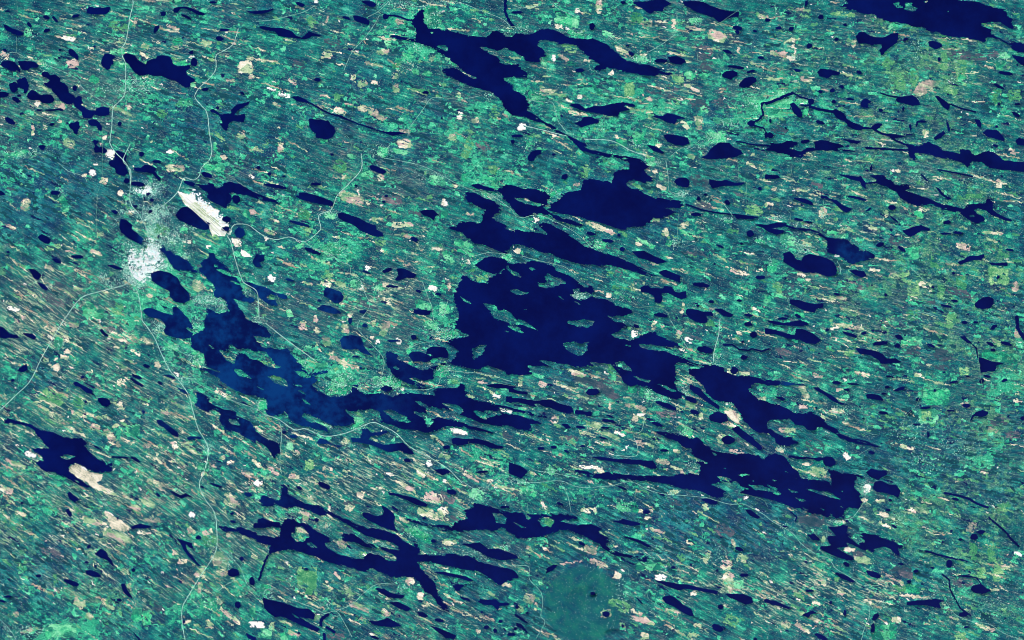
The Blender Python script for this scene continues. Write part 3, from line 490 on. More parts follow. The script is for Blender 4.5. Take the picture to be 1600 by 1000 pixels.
F w,490,850,38,60,-30 w,415,50,50,14,-20 b,500,40,200,24,8 y,505,205,60,40,10 y,1130,20,50,50,0 b,310,345,60,18,20 b,870,165,160,16,5 p,900,190,110,60,10 p,1090,220,120,70,10 b,940,345,40,25,0 b,850,375,130,12,10 b,840,790,130,20,15 p,780,775,90,30,15 w,70,810,50,24,30 w,235,900,50,16,0 p,290,790,120,90,0 b,310,950,110,60,10 b,1400,690,60,30,20 p,1530,720,90,50,0 b,1565,500,60,20,0 b,1560,460,20,25,0 b,225,450,40,90,-30 y,1230,320,60,50,0 b,1430,130,70,30,30 b,1560,80,40,60,0 b,430,570,90,30,10 b,590,340,100,20,15 g,1450,230,220,60,10 g,1000,600,110,90,0 y,990,600,60,60,0 b,220,540,50,20,0 p,1070,300,120,40,0 b,120,690,100,30,0 b,350,610,40,40,20 p,1440,640,120,40,0 g,1050,480,160,100,0 b,450,440,40,20,0 p,100,200,100,50,10 g,1500,420,200,110,0 b,1400,260,0,0,0 g,900,130,130,50,0 g,1330,880,220,110,0
V 450,565,100,40,60 900,700,200,120,120 1200,800,200,100,140 1000,900,160,80,90 80,800,50,40,40
@1000,650,4
L 80,95 130,95 220,105 330,140 360,130 400,165 430,190 440,210 520,230 600,240 650,232 740,245 765,270 800,245 840,232 890,245 930,280 950,320 990,350 1010,390 1060,395 1130,400 1180,410 1200,445 1190,400 1170,330 1210,330 1270,360 1350,365 1400,380 1345,405 1340,450 1370,475 1385,490 1385,540 1370,580 1330,575 1290,580 1280,600 1275,650 1230,640 1170,635 1120,615 1060,605 1000,580 930,565 870,540 800,520 760,500 700,490 660,485 620,480 680,450 620,440 600,405 550,415 500,415 440,430 500,450 540,470 545,495 500,520 440,500 380,470 340,465 260,455 190,430 100,415 0,402 @2,2 750,1003 600,1000 480,982 400,960 390,935 450,940 520,960 600,950 700,965 800,973 @1000,650,4 100,372 200,375 240,360 320,358 370,370 380,310 350,290 400,280 350,260 310,235 330,210 260,190 240,165 190,145 130,120
I 480,375 540,383 585,403 520,402
I 615,370 660,355 685,368 640,378
I 680,430 760,438 860,466 885,482 850,490 800,467 720,462
I 780,425 860,452 850,460 800,440
I 1035,455 1100,462 1180,475 1260,525 1200,512 1120,487
I 905,445 960,466 1000,478 950,478
I 960,508 1040,528 1010,537
I 1130,573 1160,590 1150,593
I 1170,598 1210,620 1190,617
I 1250,455 1270,470 1255,470
I 830,393 858,407 838,408
I 700,400 727,410 705,412
I 890,335 940,360 910,352
I 515,320 540,325 530,333
I 1010,565 1060,590 1030,585
I 1240,555 1283,578 1255,570
I 445,225 490,243 470,250
I 395,278 420,292 405,300
I 960,375 985,400 970,390
L 1410,350 1450,328 1490,340 1545,340 1540,365 1490,400 1440,380
W 6 930,255 1020,260 1140,270
@3,3
L 655,50 670,10 710,5 760,30 800,30 830,70 810,110 780,95 730,80 680,75
L 370,290 420,295 470,280 500,285 490,330 520,350 490,345 560,400 620,430 600,440 540,410 490,390 500,415 430,425 470,450 530,480 540,500 490,500 430,480 370,455 325,430 330,415 400,410 380,390 370,350 430,350 400,320
L 560,340 600,330 650,340 700,345 770,375 810,400 900,425 1000,440 1100,470 1200,490 1300,525 1200,505 1100,485 980,450 850,415 810,430 825,480 790,460 760,430 720,415 690,425 650,450 600,425 570,400 610,380
L 240,340 290,335 325,360 320,380 280,375
P 490,527,22,14,30 480,610,65,14,25 660,590,48,18,25 925,570,16,12,0 880,635,14,10,0 258,692,28,7,0 390,765,12,10,0 105,290,22,5,0 750,187,14,8,0 1330,325,30,12,0 1290,357,25,20,0 1205,372,15,8,0 830,525,18,6,0 480,830,8,22,0 1220,840,30,15,0 1240,920,20,6,-10 330,980,45,14,25 1170,120,25,9,10 1130,520,18,25,0 765,125,16,7,20 790,290,20,8,30
L -20,745 50,755 110,785 150,800 130,808 80,790 -20,765
L 210,845 250,825 280,815 305,830 270,838 250,858
L 650,875 660,840 690,830 695,850 670,880
L 640,955 645,910 660,890 668,910 665,950
L 865,765 930,752 1000,748 1050,742 1110,755 1070,765 1080,800 1040,795 980,780 900,785 870,785
L 1280,660 1330,650 1300,612 1200,603 1150,602 1240,593 1310,610 1335,650 1370,680 1400,690 1340,712 1290,705 1265,685
W 12 1100,80 1200,100 1260,120 1310,150 1375,172
W 10 1380,235 1420,270 1480,320 1520,370 1565,412
W 5 1090,590 1130,620 1140,690
W 4 140,200 180,230 170,255
W 5 1140,690 1200,800 1270,850
R @1,2 1260,990 @1,3 1400,65 1490,0 @1,2 1540,968 1600,985 @2,3 60,12 150,15 300,5 400,40 480,45 620,35 740,10 850,60 940,85 1090,98 @1000,650,4 420,512 480,530 560,550 640,550 700,575 780,620 830,660 950,730 1010,800 1110,870 1180,890 1220,950 1300,1000 @3,3 580,655
@3,3
R 600,660 690,660
R 630,760 630,860 600,930 580,1010
R 1110,760 1170,840 1280,885 1380,900 1480,960 1610,1005
R 480,250 530,230 590,150 610,80 600,20
S 270,310 350,380 375,270
S 770,1000 830,900 780,860 700,800
S 160,600 180,740
F w,455,265,60,25,0 w,620,50,40,60,0 w,605,125,35,25,0 b,700,130,50,20,0 p,270,250,160,60,0 b,345,370,20,40,0 b,590,495,90,45,20 p,560,460,100,40,0 w,510,435,70,25,0 b,330,640,70,35,25 b,1270,295,50,60,30 w,880,722,120,10,5 w,960,732,110,10,0 w,1560,460,50,20,30 y,1285,450,45,100,0 y,1395,450,50,120,0 y,1440,570,60,120,0 y,1330,580,60,60,0 b,1410,685,70,14,0 p,1220,645,130,50,0 b,790,620,120,20,30 b,290,870,200,24,25 b,215,925,100,24,35 b,110,900,60,40,30 w,300,770,40,25,0 b,455,705,50,22,15 w,890,715,0,0,0 b,800,875,60,30,0 y,1480,170,80,50,0 b,900,190,60,20,20 w,725,215,50,30,20 g,440,270,60,20,0 g,900,680,90,60,0 y,820,680,70,40,0 b,1100,450,0,0,0 b,730,280,80,16,25 y,430,620,30,20,0 b,960,190,90,24,20 p,830,570,130,60,0 b,450,930,120,14,30 b,330,940,20,30,0 y,1200,980,60,50,0 g,720,950,150,90,0 b,1350,920,120,24,20 b,1490,540,80,20,0
V 440,262,60,15,60 600,50,40,60,70 100,300,80,40,50 1420,150,80,40,40 1100,700,200,100,70 720,780,60,40,40 1400,800,150,100,90 800,240,150,60,80
@2,3
L 0,200 60,205 130,215 200,212 260,207 340,210 400,225 415,245 360,252 290,255 350,270 430,280 500,275 530,290 560,300 540,330 580,350 610,365 600,390 580,400 620,435 700,460 760,475 820,470 865,480 850,500 830,515 780,500 720,485 640,470 590,445 560,420 550,400 500,380 440,345 380,325 350,310 290,320 240,335 200,355 140,360 70,368 20,360 -5,335 @1,3 1570,318 1540,300 1470,320 1400,310 1330,315 1270,325 1230,315 1170,320 1130,295 1070,290 1000,270 940,250 920,240 980,245 1040,262 1100,283 1160,280 1230,285 1240,260 1290,250 1320,240 1300,210 1310,185 1350,170 1350,145 1420,145 1480,170 1540,190
@1,3
I 1475,205 1530,210 1570,240 1550,275 1500,270
@2,3
I 165,255 200,235 240,235 270,260 240,290 190,290
I 85,215 120,235 112,250 92,240
I 0,258 60,285 100,300 60,297
L @1,3 1280,400 1350,395 1400,390 1450,430 1520,430 1600,460 @2,3 30,470 40,490 0,492 @1,3 1570,500 1520,500 1450,480 1400,450 1340,420
L @0,3 1365,290 1400,285 1450,300 1500,290 1560,315 1600,325 @1,3 0,340 60,350 110,360 150,340 150,300 165,270 190,240 240,245 270,270 320,270 350,300 400,330 450,355 480,385 440,390 430,400 460,430 510,460 570,475 620,490 670,492 680,470 710,455 780,472 830,502 870,507 885,485 820,450 760,430 700,425 650,405 600,385 560,390 535,375 530,345 570,325 620,345 680,380 750,405 820,425 890,440 890,415 830,385 780,375 720,360 680,345 640,320 600,295 540,260 500,235 440,220 400,225 350,200 300,180 250,165 200,182 150,165 120,150 100,165 40,165 5,140 40,98 90,108 140,125 155,110 160,60 150,28 205,28 210,60 200,90 260,120 320,150 390,155 440,185 500,215 540,235 600,255 650,285 700,300 760,305 820,320 890,345 920,380 960,400 990,420 980,378 1015,390 1020,420 1030,450 1010,465 1060,460 1110,475 1180,465 1250,455 1290,475 1350,470 1400,510 1470,530 1540,545 1600,558 @2,3 20,575 45,600 10,630 -30,635 @1,3 1520,660 1470,620 1420,600 1390,575 1300,560 1240,550 1160,530 1090,515 1030,505 1010,520 1040,560 1080,600 1130,650 1130,700 1160,740 1200,790 1210,825 1180,825 1130,770 1100,720 1050,700 1020,640 980,610 930,605 870,610 820,600 760,570 720,550 690,575 620,560 540,540 450,515 360,475 290,455 220,440 150,445 100,455 70,475 80,430 100,410 60,405 0,385 @0,3 1600,370 1540,355 1480,325 1400,325 1370,300
@1,3
I 215,340 250,320 240,295 290,295 320,320 335,350 290,385 250,385
I 310,395 350,395 380,420 350,425
I 105,135 130,155 150,182 125,165
L -20,300 10,270 10,245 40,238 100,260 155,265 150,300 100,290 50,300
L 665,205 700,205 750,225 790,220 800,195 780,155 820,175 860,210 870,235 860,260 870,300 890,325 830,310 770,285 700,250 670,230
L 820,75 880,85 940,100 1000,115 1070,150 1065,168 1000,155 940,125 880,100 830,92
P 1225,75,32,16,10 425,35,42,16,25 270,50,18,10,30 870,180,30,8,35 380,250,15,12,0 1110,382,16,10,0 1120,622,8,5,0 1050,240,14,8,0 1040,840,35,14,20 1145,878,28,12,10 1410,825,8,8,0 1440,920,18,12,0 1530,885,15,10,0 1495,942,12,14,0 1590,965,20,12,0 745,985,30,7,20 315,555,16,5,10 265,955,10,6,0 1555,170,30,8,0
L 1110,575 1180,575 1250,590 1320,605 1360,630 1330,632 1250,610 1160,590
L 1230,660 1260,650 1305,658 1290,668 1270,695 1245,690
L 740,675 800,678 840,705 870,712 930,720 920,740 870,740 820,730 770,700
L 830,765 890,762 940,785 970,805 940,820 890,800
L 690,875 760,885 800,870 825,862 870,885 915,915 850,920 790,915 740,905
L 1085,910 1130,920 1190,945 1250,970 1240,995 1190,990 1130,945
L 1265,725 1330,740 1340,760 1290,745
L 1390,765 1400,742 1450,750 1500,745 1520,765 1580,768 1580,785 1520,785 1510,820 1495,800 1480,785 1430,780
L 40,735 90,750 160,765 210,780 260,800 330,805 370,840 360,870 310,865 260,850 340,900 400,930 380,950 310,920 240,890 180,860 150,850 120,860 80,830 50,800
I 208,820 240,840 280,872 250,862
W 16 450,840 410,870 405,910
W 14 440,920 490,950
W 16 425,960 430,1020
W 11 80,470 55,510 40,560 18,625
@0,2
L 25,625 50,615 120,630 200,655 260,685 330,700 370,720 440,740 510,735 550,775 520,780 590,850 650,875 660,905 700,890 705,945 660,950 600,955 560,950 530,920 480,895 440,905 430,940 480,985 @0,3 520,10 575,50 540,45 490,30 440,0 @0,2 400,985 340,950 290,950 200,895 190,870 270,880 260,850 210,820 200,800 300,800 270,765 230,720 200,680 140,655 60,648 30,645
@0,3
L 420,80 435,70 460,95 500,125 465,140 430,115
L 405,185 430,180 450,215 440,235 420,210
L 820,290 870,272 920,282 950,292 900,305 850,302 825,312
L 590,460 630,428 660,445 680,480 700,505 715,540 700,535 670,500 635,490
P 578,585,50,18,15 445,642,52,14,20 833,562,13,12,0 598,540,10,8,0 540,515,14,7,0 48,727,28,6,0 12,755,22,8,15 745,750,15,10,0 240,600,18,10,0 1265,45,14,7,20 990,95,16,8,40 1240,360,18,14,0 1550,90,25,14,20 1450,210,14,8,0 1455,260,22,8,20 1510,492,14,14,0 1485,780,20,22,0 1458,578,35,26,0 1148,886,9,9,0 1575,630,18,28,0 138,145,10,8,0 735,237,8,8,0 1595,285,12,18,0 555,415,10,16,40
L 755,650 780,645 800,690 830,740 810,735 770,700
L 830,935 850,970 885,1000 865,1000 840,970
L 1055,68 1090,75 1130,95 1160,82 1210,110 1170,102 1130,115 1090,95
L 1305,15 1350,25 1390,42 1380,50 1340,40
L 1100,360 1150,380 1200,395 1210,430 1190,425 1160,400 1170,440 1200,470 1220,500 1260,545 1230,530 1180,480 1150,440 1130,400
L 1535,955 1600,985 1610,1010 1550,990
H 1250,0 1250,50 1290,130 1340,200 1355,300 1355,420 1320,500 1240,620 1180,720 1140,800 1140,900 1160,1010
R 1355,420 1400,440 1480,520 1510,560 1540,640 1580,680
R 1370,690 1420,650 1500,615
R -10,860 60,930 110,1010
S 820,830 865,770 830,740
S -10,360 60,375 150,400
@1,3
R 600,980 540,870 500,820 430,835
R 500,820 600,775 680,700 760,650 860,650
R 430,835 340,790 200,740
S 640,0 630,80 780,130
S 960,690 980,800 1040,880 1110,930
S 780,50 780,130
S 1200,440 1290,350
@2,3
P 300,148,20,8,15 840,200,24,12,0 435,398,24,10,20 1420,432,28,12,20 1010,547,15,8,-10 1450,595,28,12,0 1303,793,20,15,0 590,838,25,15,10 1590,752,18,10,0 1285,925,42,20,20 1520,995,14,12,0 30,793,12,14,0 95,830,12,6,0 60,870,55,8,35 1285,565,8,9,0 505,710,18,10,0 690,50,35,7,25 930,85,30,8,25 20,930,12,9,0 5,965,14,10,0 690,910,12,8,0
L 620,255 670,255 690,240 720,250 800,268 800,285 740,285 690,275
L 680,350 750,360 820,385 870,415 850,422 800,395 720,365
L 1180,120 1230,112 1290,130 1280,155 1230,148
L 1455,185 1490,185 1550,230 1540,245 1490,225
L 890,628 960,635 1040,650 1110,655 1160,670 1220,680 1290,695 1285,715 1230,705 1160,690 1080,680 1040,690 960,660
L 935,735 980,720 1020,735 1070,780 1120,805 1140,850 1110,850 1060,825 1010,790 960,770
L 1330,710 1400,712 1450,715 1500,735 1505,765 1460,780 1410,755 1360,735
L 765,728 790,740 825,780 810,775
L 25,890 60,900 90,940 100,960 60,930 30,915
L 210,590 220,550 260,530 290,530 260,560 225,580
L 1440,-20 1610,-20 1610,20 1480,25
L 1430,70 1480,50 1600,70 1610,120 1540,105 1480,100
R 300,20 345,90 370,200
R -20,535 100,540 110,620 180,700 190,780 180,850 205,890 150,990
S 860,650 850,735 950,800 1050,830 1060,980
S 520,480 640,530 720,545 725,590
S 1000,700 1130,760
S 1330,120 1390,80 1560,120 1600,170
S 95,140 95,200
F w,200,160,70,22,60 b,1005,75,60,25,-10 b,800,190,40,24,0 b,870,195,30,24,0 b,845,238,45,16,0 b,910,315,90,20,20 b,490,435,80,50,20 b,105,440,45,35,0 b,540,520,110,35,20 b,480,190,90,30,0 y,250,270,80,50,0 w,655,595,40,40,20 w,930,610,80,50,0 b,1130,708,40,25,0 b,1220,480,30,80,20 b,1340,530,60,60,0 b,1350,620,70,70,0 b,1380,665,90,50,0 w,1460,115,35,20,-10 b,1390,400,14,60,-20 b,800,870,120,30,10 b,850,890,80,24,10 y,650,765,90,50,0 y,700,800,60,70,30 b,780,825,80,20,20 y,1370,880,80,70,20 b,110,740,70,60,20 b,150,790,20,50,0 b,50,805,50,30,30 g,180,640,25,25,0 b,560,345,60,24,20 b,370,515,130,10,-8 g,720,170,130,60,0 p,1330,320,120,70,20 p,1010,150,100,20,10 b,1440,490,60,50,20 b,1160,910,60,24,20 b,270,980,60,20,40 b,830,975,50,40,0 b,1130,975,60,40,0 g,100,75,110,40,10 g,850,540,150,50,0 y,230,45,110,16,25 b,1010,820,90,16,15 b,690,910,40,30,0 b,1210,170,40,40,0 b,760,450,60,14,0 g,1420,650,60,50,0 b,590,830,60,50,0
D 460,770,250,220 640,960,130,60
V 60,10,80,20,50 100,75,80,30,30 700,160,80,60,40 1010,80,50,25,25 680,700,60,120,60 1280,480,160,80,80 1250,70,100,40,50 740,270,60,30,20
@0,3
F w,740,265,90,50,35 w,680,215,60,30,35 w,580,20,60,40,0 b,660,70,150,22,20 b,735,350,180,45,22 b,590,255,150,22,15 b,850,170,60,30,20 b,930,140,80,40,35 w,1200,215,35,35,0 b,1300,325,60,30,-20 b,1195,320,40,60,-30 b,1435,150,80,22,30 b,1440,100,70,24,30 b,1380,500,110,70,40 b,1380,580,70,24,30 w,1582,900,45,40,0 g,390,940,160,80,0 g,140,560,50,45,0 b,100,840,30,35,0 b,560,850,50,40,30 b,810,660,35,30,0 b,1370,755,45,30,40 b,1440,850,150,24,38 b,1170,885,50,20,-15 b,1100,450,50,30,0 b,1140,510,60,30,0 b,1250,580,60,40,-30 y,1320,380,90,70,0 g,860,840,60,80,0 g,920,860,50,90,0 b,130,210,60,20,20 b,40,60,90,40,30 b,950,250,100,25,5 y,350,620,30,60,0 b,1600,30,50,20,40 p,330,460,150,50,30 b,180,940,110,20,-15 b,970,20,100,30,20 b,500,770,80,50,40 b,1250,670,30,70,10 b,120,810,0,0,0 b,680,785,80,16,30 p,980,790,80,60,40 w,1430,345,25,20,0 b,780,570,50,40,0 b,1590,480,50,30,30 b,1540,350,50,30,0 g,1300,770,100,60,0 b,770,720,0,0,0 b,900,330,80,16,0 w,1520,150,12,12,0 b,560,440,50,14,0 g,1580,830,40,60,0 b,1310,900,30,60,-40 b,1240,910,60,14,15
V 1320,380,60,70,60 200,940,180,60,120 60,950,60,60,40 1300,770,100,60,60 650,140,40,40,30 1430,500,60,60,40 1330,240,30,40,20
@1,3
F w,25,905,60,50,0 b,100,915,30,50,0 b,335,125,40,35,0 b,315,235,35,30,0 b,455,180,16,40,0 w,438,290,22,20,0 b,540,395,50,70,-50 b,585,165,60,50,30 b,655,90,40,40,0 b,950,45,120,20,35 w,755,382,45,12,-10 y,320,610,120,130,0 b,450,660,24,70,-35 b,800,725,80,18,30 w,1028,725,38,45,0 b,810,830,60,35,30 b,640,780,130,16,25 b,1210,390,90,30,0 b,1170,210,60,80,0 b,1110,110,120,60,10 b,1080,210,140,50,20 b,915,245,40,25,0 b,580,700,30,60,-30 g,940,690,40,24,0 g,1010,330,200,50,28 g,1380,90,80,60,20 g,240,180,80,40,0 w,15,20,50,50,40 b,280,315,60,30,10 g,60,680,60,50,20 p,1190,110,120,60,20 b,1560,650,70,24,20 b,1060,780,50,24,0 p,1220,240,90,40,0 p,500,975,110,40,0 b,380,860,40,30,0 b,510,600,60,16,45 b,1500,430,40,24,0 b,300,205,60,20,20 w,1180,5,25,20,0 b,1470,710,60,14,20 g,60,960,80,60,0 b,1440,860,90,20,20 b,670,870,40,20,20 b,1390,945,30,20,0 p,600,145,110,30,0 w,1460,5,30,20,0 b,960,630,50,50,0 g,180,975,50,50,0 b,840,405,50,14,30 b,490,640,40,14,30 b,240,960,80,20,20
V 1390,90,80,60,110 240,180,60,30,40 1380,455,160,50,140 80,700,60,60,70 1010,330,110,60,80 780,400,90,20,50 920,680,60,30,50 1550,420,50,30,40 440,770,80,60,50 440,290,40,30,30
@0,2
Q c,435,915 480,895 560,950 645,965 635,1000 610,1020 720,1080 650,1060 580,1050 540,1010 480,985 432,935
@0,3
Q c,650,195 690,210 760,250 820,300 790,322 700,305 690,265
Q b,640,320 700,328 800,355 818,392 720,365 650,345
Q b,500,235 580,245 650,270 600,285 530,265
Q b,820,150 870,160 885,190 850,180 820,175
Q b,880,120 920,130 960,160 930,165 900,150
Q b,1330,500 1370,470 1440,490 1410,530 1420,565 1360,530
Q b,1400,80 1430,90 1500,150 1465,180 1440,150 1420,120
Q g,290,930 330,900 480,905 470,985 420,960 350,970 330,1000 290,990
@1,3
Q b,860,0 920,10 1000,60 960,70 900,30
Q y,265,570 340,565 385,600 380,660 350,720 310,710 330,650 270,620
Q b,585,770 640,785 720,835 650,810 590,790
@0,1
Q w,1370,360 1400,370 1450,440 1420,440 1380,395
Q w,1250,260 1290,270 1370,320 1365,360 1310,345 1260,290
Q w,1180,215 1215,215 1225,260 1190,275 1150,240
Q w,1455,485 1500,500 1510,540 1480,545 1450,510
Q w,1510,560 1545,575 1580,605 1530,608 1512,590
Q w,755,-10 790,-15 780,10 740,40 715,30
@3,0
Q b,930,570 940,520 1000,500 1080,505 1060,540 990,560 960,600
@2,2
Q p,370,340 480,360 570,400 610,440 690,480 640,500 590,480 560,430 480,400 400,380
Q b,360,305 420,320 470,345 440,360 380,345
Q c,1330,570 1370,565 1410,620 1420,650 1380,630 1350,600
Q b,520,700 600,700 690,740 660,745 560,715
@2,0
Q g,270,110 330,120 345,75 370,115 420,120 410,155 370,160 330,145 270,145
Q y,710,520 760,515 770,560 755,600 705,600
Q b,1240,210 1300,200 1350,235 1290,265 1240,240
@3,3
Q p,190,225 290,235 360,255 330,290 260,290 210,260
Q p,820,560 900,575 905,620 870,615 820,590
'''

lakes, isles, rivers, roads, fields, villages, aprons, domes = [], [], [], [], [], [], [], []

def parse():
    ox, oy, sc = 0.0, 0.0, 4.0
    for line in DATA.split('\n'):
        tok = line.split()
        if not tok:
            continue
        if tok[0][0] == '@':
            kind, rest = None, tok
        else:
            kind, rest = tok[0], tok[1:]
        width = None
        keep = (ox, oy, sc)
        if kind == 'W':
            width = float(rest[0]) / 4.0
            rest = rest[1:]
        pts = []
        for t in rest:
            if t[0] == '@':
                a = [float(v) for v in t[1:].split(',')]
                if len(a) == 2:
                    ox, oy, sc = a[0] * 400, a[1] * 250, 4.0
                else:
                    ox, oy, sc = a
                continue
            if kind in ('L', 'I', 'W', 'H', 'R', 'S', 'A'):
                x, y = t.split(',')
                pts.append((ox + float(x) / sc, oy + float(y) / sc))
            elif kind == 'Q':
                if not pts:
                    qc, t = t[0], t[2:]
                x, y = t.split(',')
                pts.append((ox + float(x) / sc, oy + float(y) / sc))
            elif kind == 'P':
                a = [float(v) for v in t.split(',')]
                if len(a) == 4:
                    a.append(0.0)
                th = math.radians(a[4])
                poly = []
                for k in range(14):
                    f = 2 * math.pi * k / 14
                    r = 1 + rng.uniform(-.13, .13)
                    ex, ey = a[2] * math.cos(f) * r, a[3] * math.sin(f) * r
                    poly.append((ox + (a[0] + ex * math.cos(th) - ey * math.sin(th)) / sc,
                                 oy + (a[1] + ex * math.sin(th) + ey * math.cos(th)) / sc))
                lakes.append(('pond', poly))
            elif kind == 'F':
                a = t.split(',')
                c, a = a[0], [float(v) for v in a[1:]]
                if a[2] < 1:
                    continue
                fields.append((c, ox + a[0] / sc, oy + a[1] / sc, a[2] / sc, a[3] / sc, math.radians(a[4])))
            elif kind == 'V':
                a = [float(v) for v in t.split(',')]
                villages.append((ox + a[0] / sc, oy + a[1] / sc, a[2] / sc, a[3] / sc, int(a[4])))
            elif kind == 'D':
                a = [float(v) for v in t.split(',')]
                domes.append((ox + a[0] / sc, oy + a[1] / sc, a[2] / sc, a[3] / sc))
        if len(pts) >= 2:
            if kind == 'L':
                lakes.append(('lake', pts))
            elif kind == 'I':
                isles.append(pts)
            elif kind == 'W':
                rivers.append((width, pts))
            elif kind in 'HRS':
                roads.append((kind, pts))
            elif kind == 'A':
                aprons.append(pts)
            elif kind == 'Q':
                PP = np.array(pts)
                q0, q1 = PP.min(0), PP.max(0)
                fields.append((qc, (q0[0] + q1[0]) / 2, (q0[1] + q1[1]) / 2, q1[0] - q0[0], q1[1] - q0[1], pts))
        if kind:
            ox, oy, sc = keep
parse()
WIDE = [q for q in fields if q[3] * q[4] > 1100 and not isinstance(q[5], list) and q[0] in 'gyp']
fields = [(('c',) + q[1:]) if (q[0] == 'w' and not isinstance(q[5], list) and q[3] * q[4] < 110 and math.hypot(q[1] - 330, q[2] - 350) > 90 and k % 3) else q for k, q in enumerate(fields) if q not in WIDE]

# ------------------------------------------------------------------ numeric helpers
def vnoise(x, y, seed, n=256):
    lat = np.random.RandomState(seed).rand(n, n)
    xi, yi = np.floor(x).astype(int), np.floor(y).astype(int)
    fx, fy = x - xi, y - yi
    fx, fy = fx * fx * (3 - 2 * fx), fy * fy * (3 - 2 * fy)
    a, b = lat[yi % n, xi % n], lat[yi % n, (xi + 1) % n]
    c, d = lat[(yi + 1) % n, xi % n], lat[(yi + 1) % n, (xi + 1) % n]
    return (a * (1 - fx) + b * fx) * (1 - fy) + (c * (1 - fx) + d * fx) * fy

def fbm(x, y, seed, o=3):
    t, amp, tot = 0, 1, 0
    for k in range(o):
        t = t + amp * vnoise(x * 2 ** k + 17 * k, y * 2 ** k + 9 * k, seed + k)
        tot += amp
        amp *= .55
    return t / tot

def smooth(a, b, x):
    t = np.clip((x - a) / (b - a), 0, 1)
    return t * t * (3 - 2 * t)

X0, Y0, X1, Y1 = -60.0, -60.0, 1660.0, 1060.0
SLOPE = [(100,50,.22),(100,180,.35),(100,330,.5),(50,450,.75),(150,600,.5),(100,750,.6),(100,900,.7),(300,850,.75),(300,100,.3),
 (500,60,.25),(500,220,.4),(550,350,.3),(500,600,.42),(450,750,.6),(550,850,.5),(650,950,.5),(900,100,.2),(850,350,.42),(900,620,.25),
 (1000,700,.35),(950,850,.5),(1100,950,.45),(1100,820,.6),(1100,150,.22),(1100,400,.35),(1300,70,.15),(1400,160,.1),(1300,220,.15),
 (1500,300,.3),(1300,400,.25),(1400,480,.3),(1300,600,.35),(1500,650,.15),(1300,850,.5),(1500,900,.35),(1500,100,.15),(300,350,.45),(700,550,.3),(700,750,.5)]
def slope(x, y):
    num, den = 0, 1e-9
    for sx, sy, s in SLOPE:
        w = np.exp(-((x - sx) ** 2 + (y - sy) ** 2) / (2 * 90.0 ** 2)) + 1e-5 / (1 + ((x - sx) ** 2 + (y - sy) ** 2) / 1e4)
        num, den = num + w * s, den + w
    return num / den

# coarse flow field: v is constant along the grain the ice left, u runs along it
cgx = np.arange(X0 - 20, X1 + 40, 20.0)
cgy = np.arange(Y0 - 20, Y1 + 40, 20.0)
CX, CY = np.meshgrid(cgx, cgy)
sl_grid = slope(CX, CY)
py_ = CY.copy(); px_ = CX.copy()
STEPS = 60
dx_ = (800 - CX) / STEPS
for _ in range(STEPS):
    py_ = py_ + slope(px_, py_) * dx_
    px_ = px_ + dx_
v_grid = py_

def coarse(g, x, y):
    fx = np.clip((x - cgx[0]) / 20, 0, len(cgx) - 1.001); fy = np.clip((y - cgy[0]) / 20, 0, len(cgy) - 1.001)
    xi, yi = fx.astype(int), fy.astype(int)
    fx, fy = fx - xi, fy - yi
    return (g[yi, xi] * (1 - fx) + g[yi, xi + 1] * fx) * (1 - fy) + (g[yi + 1, xi] * (1 - fx) + g[yi + 1, xi + 1] * fx) * fy

# ------------------------------------------------------------------ water coverage raster, half a unit per cell
R = 0.5
RW, RH = int((X1 - X0) / R), int((Y1 - Y0) / R)
cov = np.zeros((RH, RW), np.float32)
lab = np.zeros((RH, RW), np.int16)

def runs(poly, res, ox, oy, h):
    P = np.array(poly)
    a, b = P, np.roll(P, -1, 0)
    y0, y1 = max(0, int((P[:, 1].min() - oy) / res)), min(h - 1, int((P[:, 1].max() - oy) / res) + 1)
    for r in range(y0, y1 + 1):
        y = oy + (r + .5) * res
        m = (a[:, 1] <= y) != (b[:, 1] <= y)
        if not m.any():
            continue
        aa, bb = a[m], b[m]
        xs = np.sort(aa[:, 0] + (y - aa[:, 1]) / (bb[:, 1] - aa[:, 1]) * (bb[:, 0] - aa[:, 0]))
        for k in range(0, len(xs) - 1, 2):
            yield r, xs[k], xs[k + 1]

def fill(poly, val, label):
    n = 0
    for r, xa, xb in runs(poly, R, X0, Y0, RH):
        i0, i1 = max(0, int(round((xa - X0) / R))), min(RW, int(round((xb - X0) / R)))
        if i1 > i0:
            cov[r, i0:i1] = val
            if label is not None:
                lab[r, i0:i1] = label
            n += i1 - i0
    return n

def stroke(pts, w):
    out = []
    for (ax, ay), (bx, by) in zip(pts[:-1], pts[1:]):
        L = math.hypot(bx - ax, by - ay) or 1
        ux, uy = (bx - ax) / L, (by - ay) / L
        ax2, ay2, bx2, by2 = ax - ux * w * .35, ay - uy * w * .35, bx + ux * w * .35, by + uy * w * .35
        nx, ny = -uy * w / 2, ux * w / 2
        out.append([(ax2 + nx, ay2 + ny), (bx2 + nx, by2 + ny), (bx2 - nx, by2 - ny), (ax2 - nx, ay2 - ny)])
    return out

bodies = []
order = [('lake', p, None) for k, p in lakes if k == 'lake'] + [('pond', p, None) for k, p in lakes if k == 'pond']
for w, pts in rivers:
    bodies.append(('river', pts, w))
    for q in stroke(pts, max(w, 1.7) + .5):
        fill(q, 1.0, len(bodies))
for kind, poly, _ in order:
    bodies.append((kind, poly, None))
    fill(poly, 1.0, len(bodies))
for p in isles:
    fill(p, 0.0, None)

def blur(a, n=1):
    for _ in range(n):
        a = (np.roll(a, 1, 0) + 2 * a + np.roll(a, -1, 0)) / 4
        a = (np.roll(a, 1, 1) + 2 * a + np.roll(a, -1, 1)) / 4
    return a
covs = blur(cov, 1)

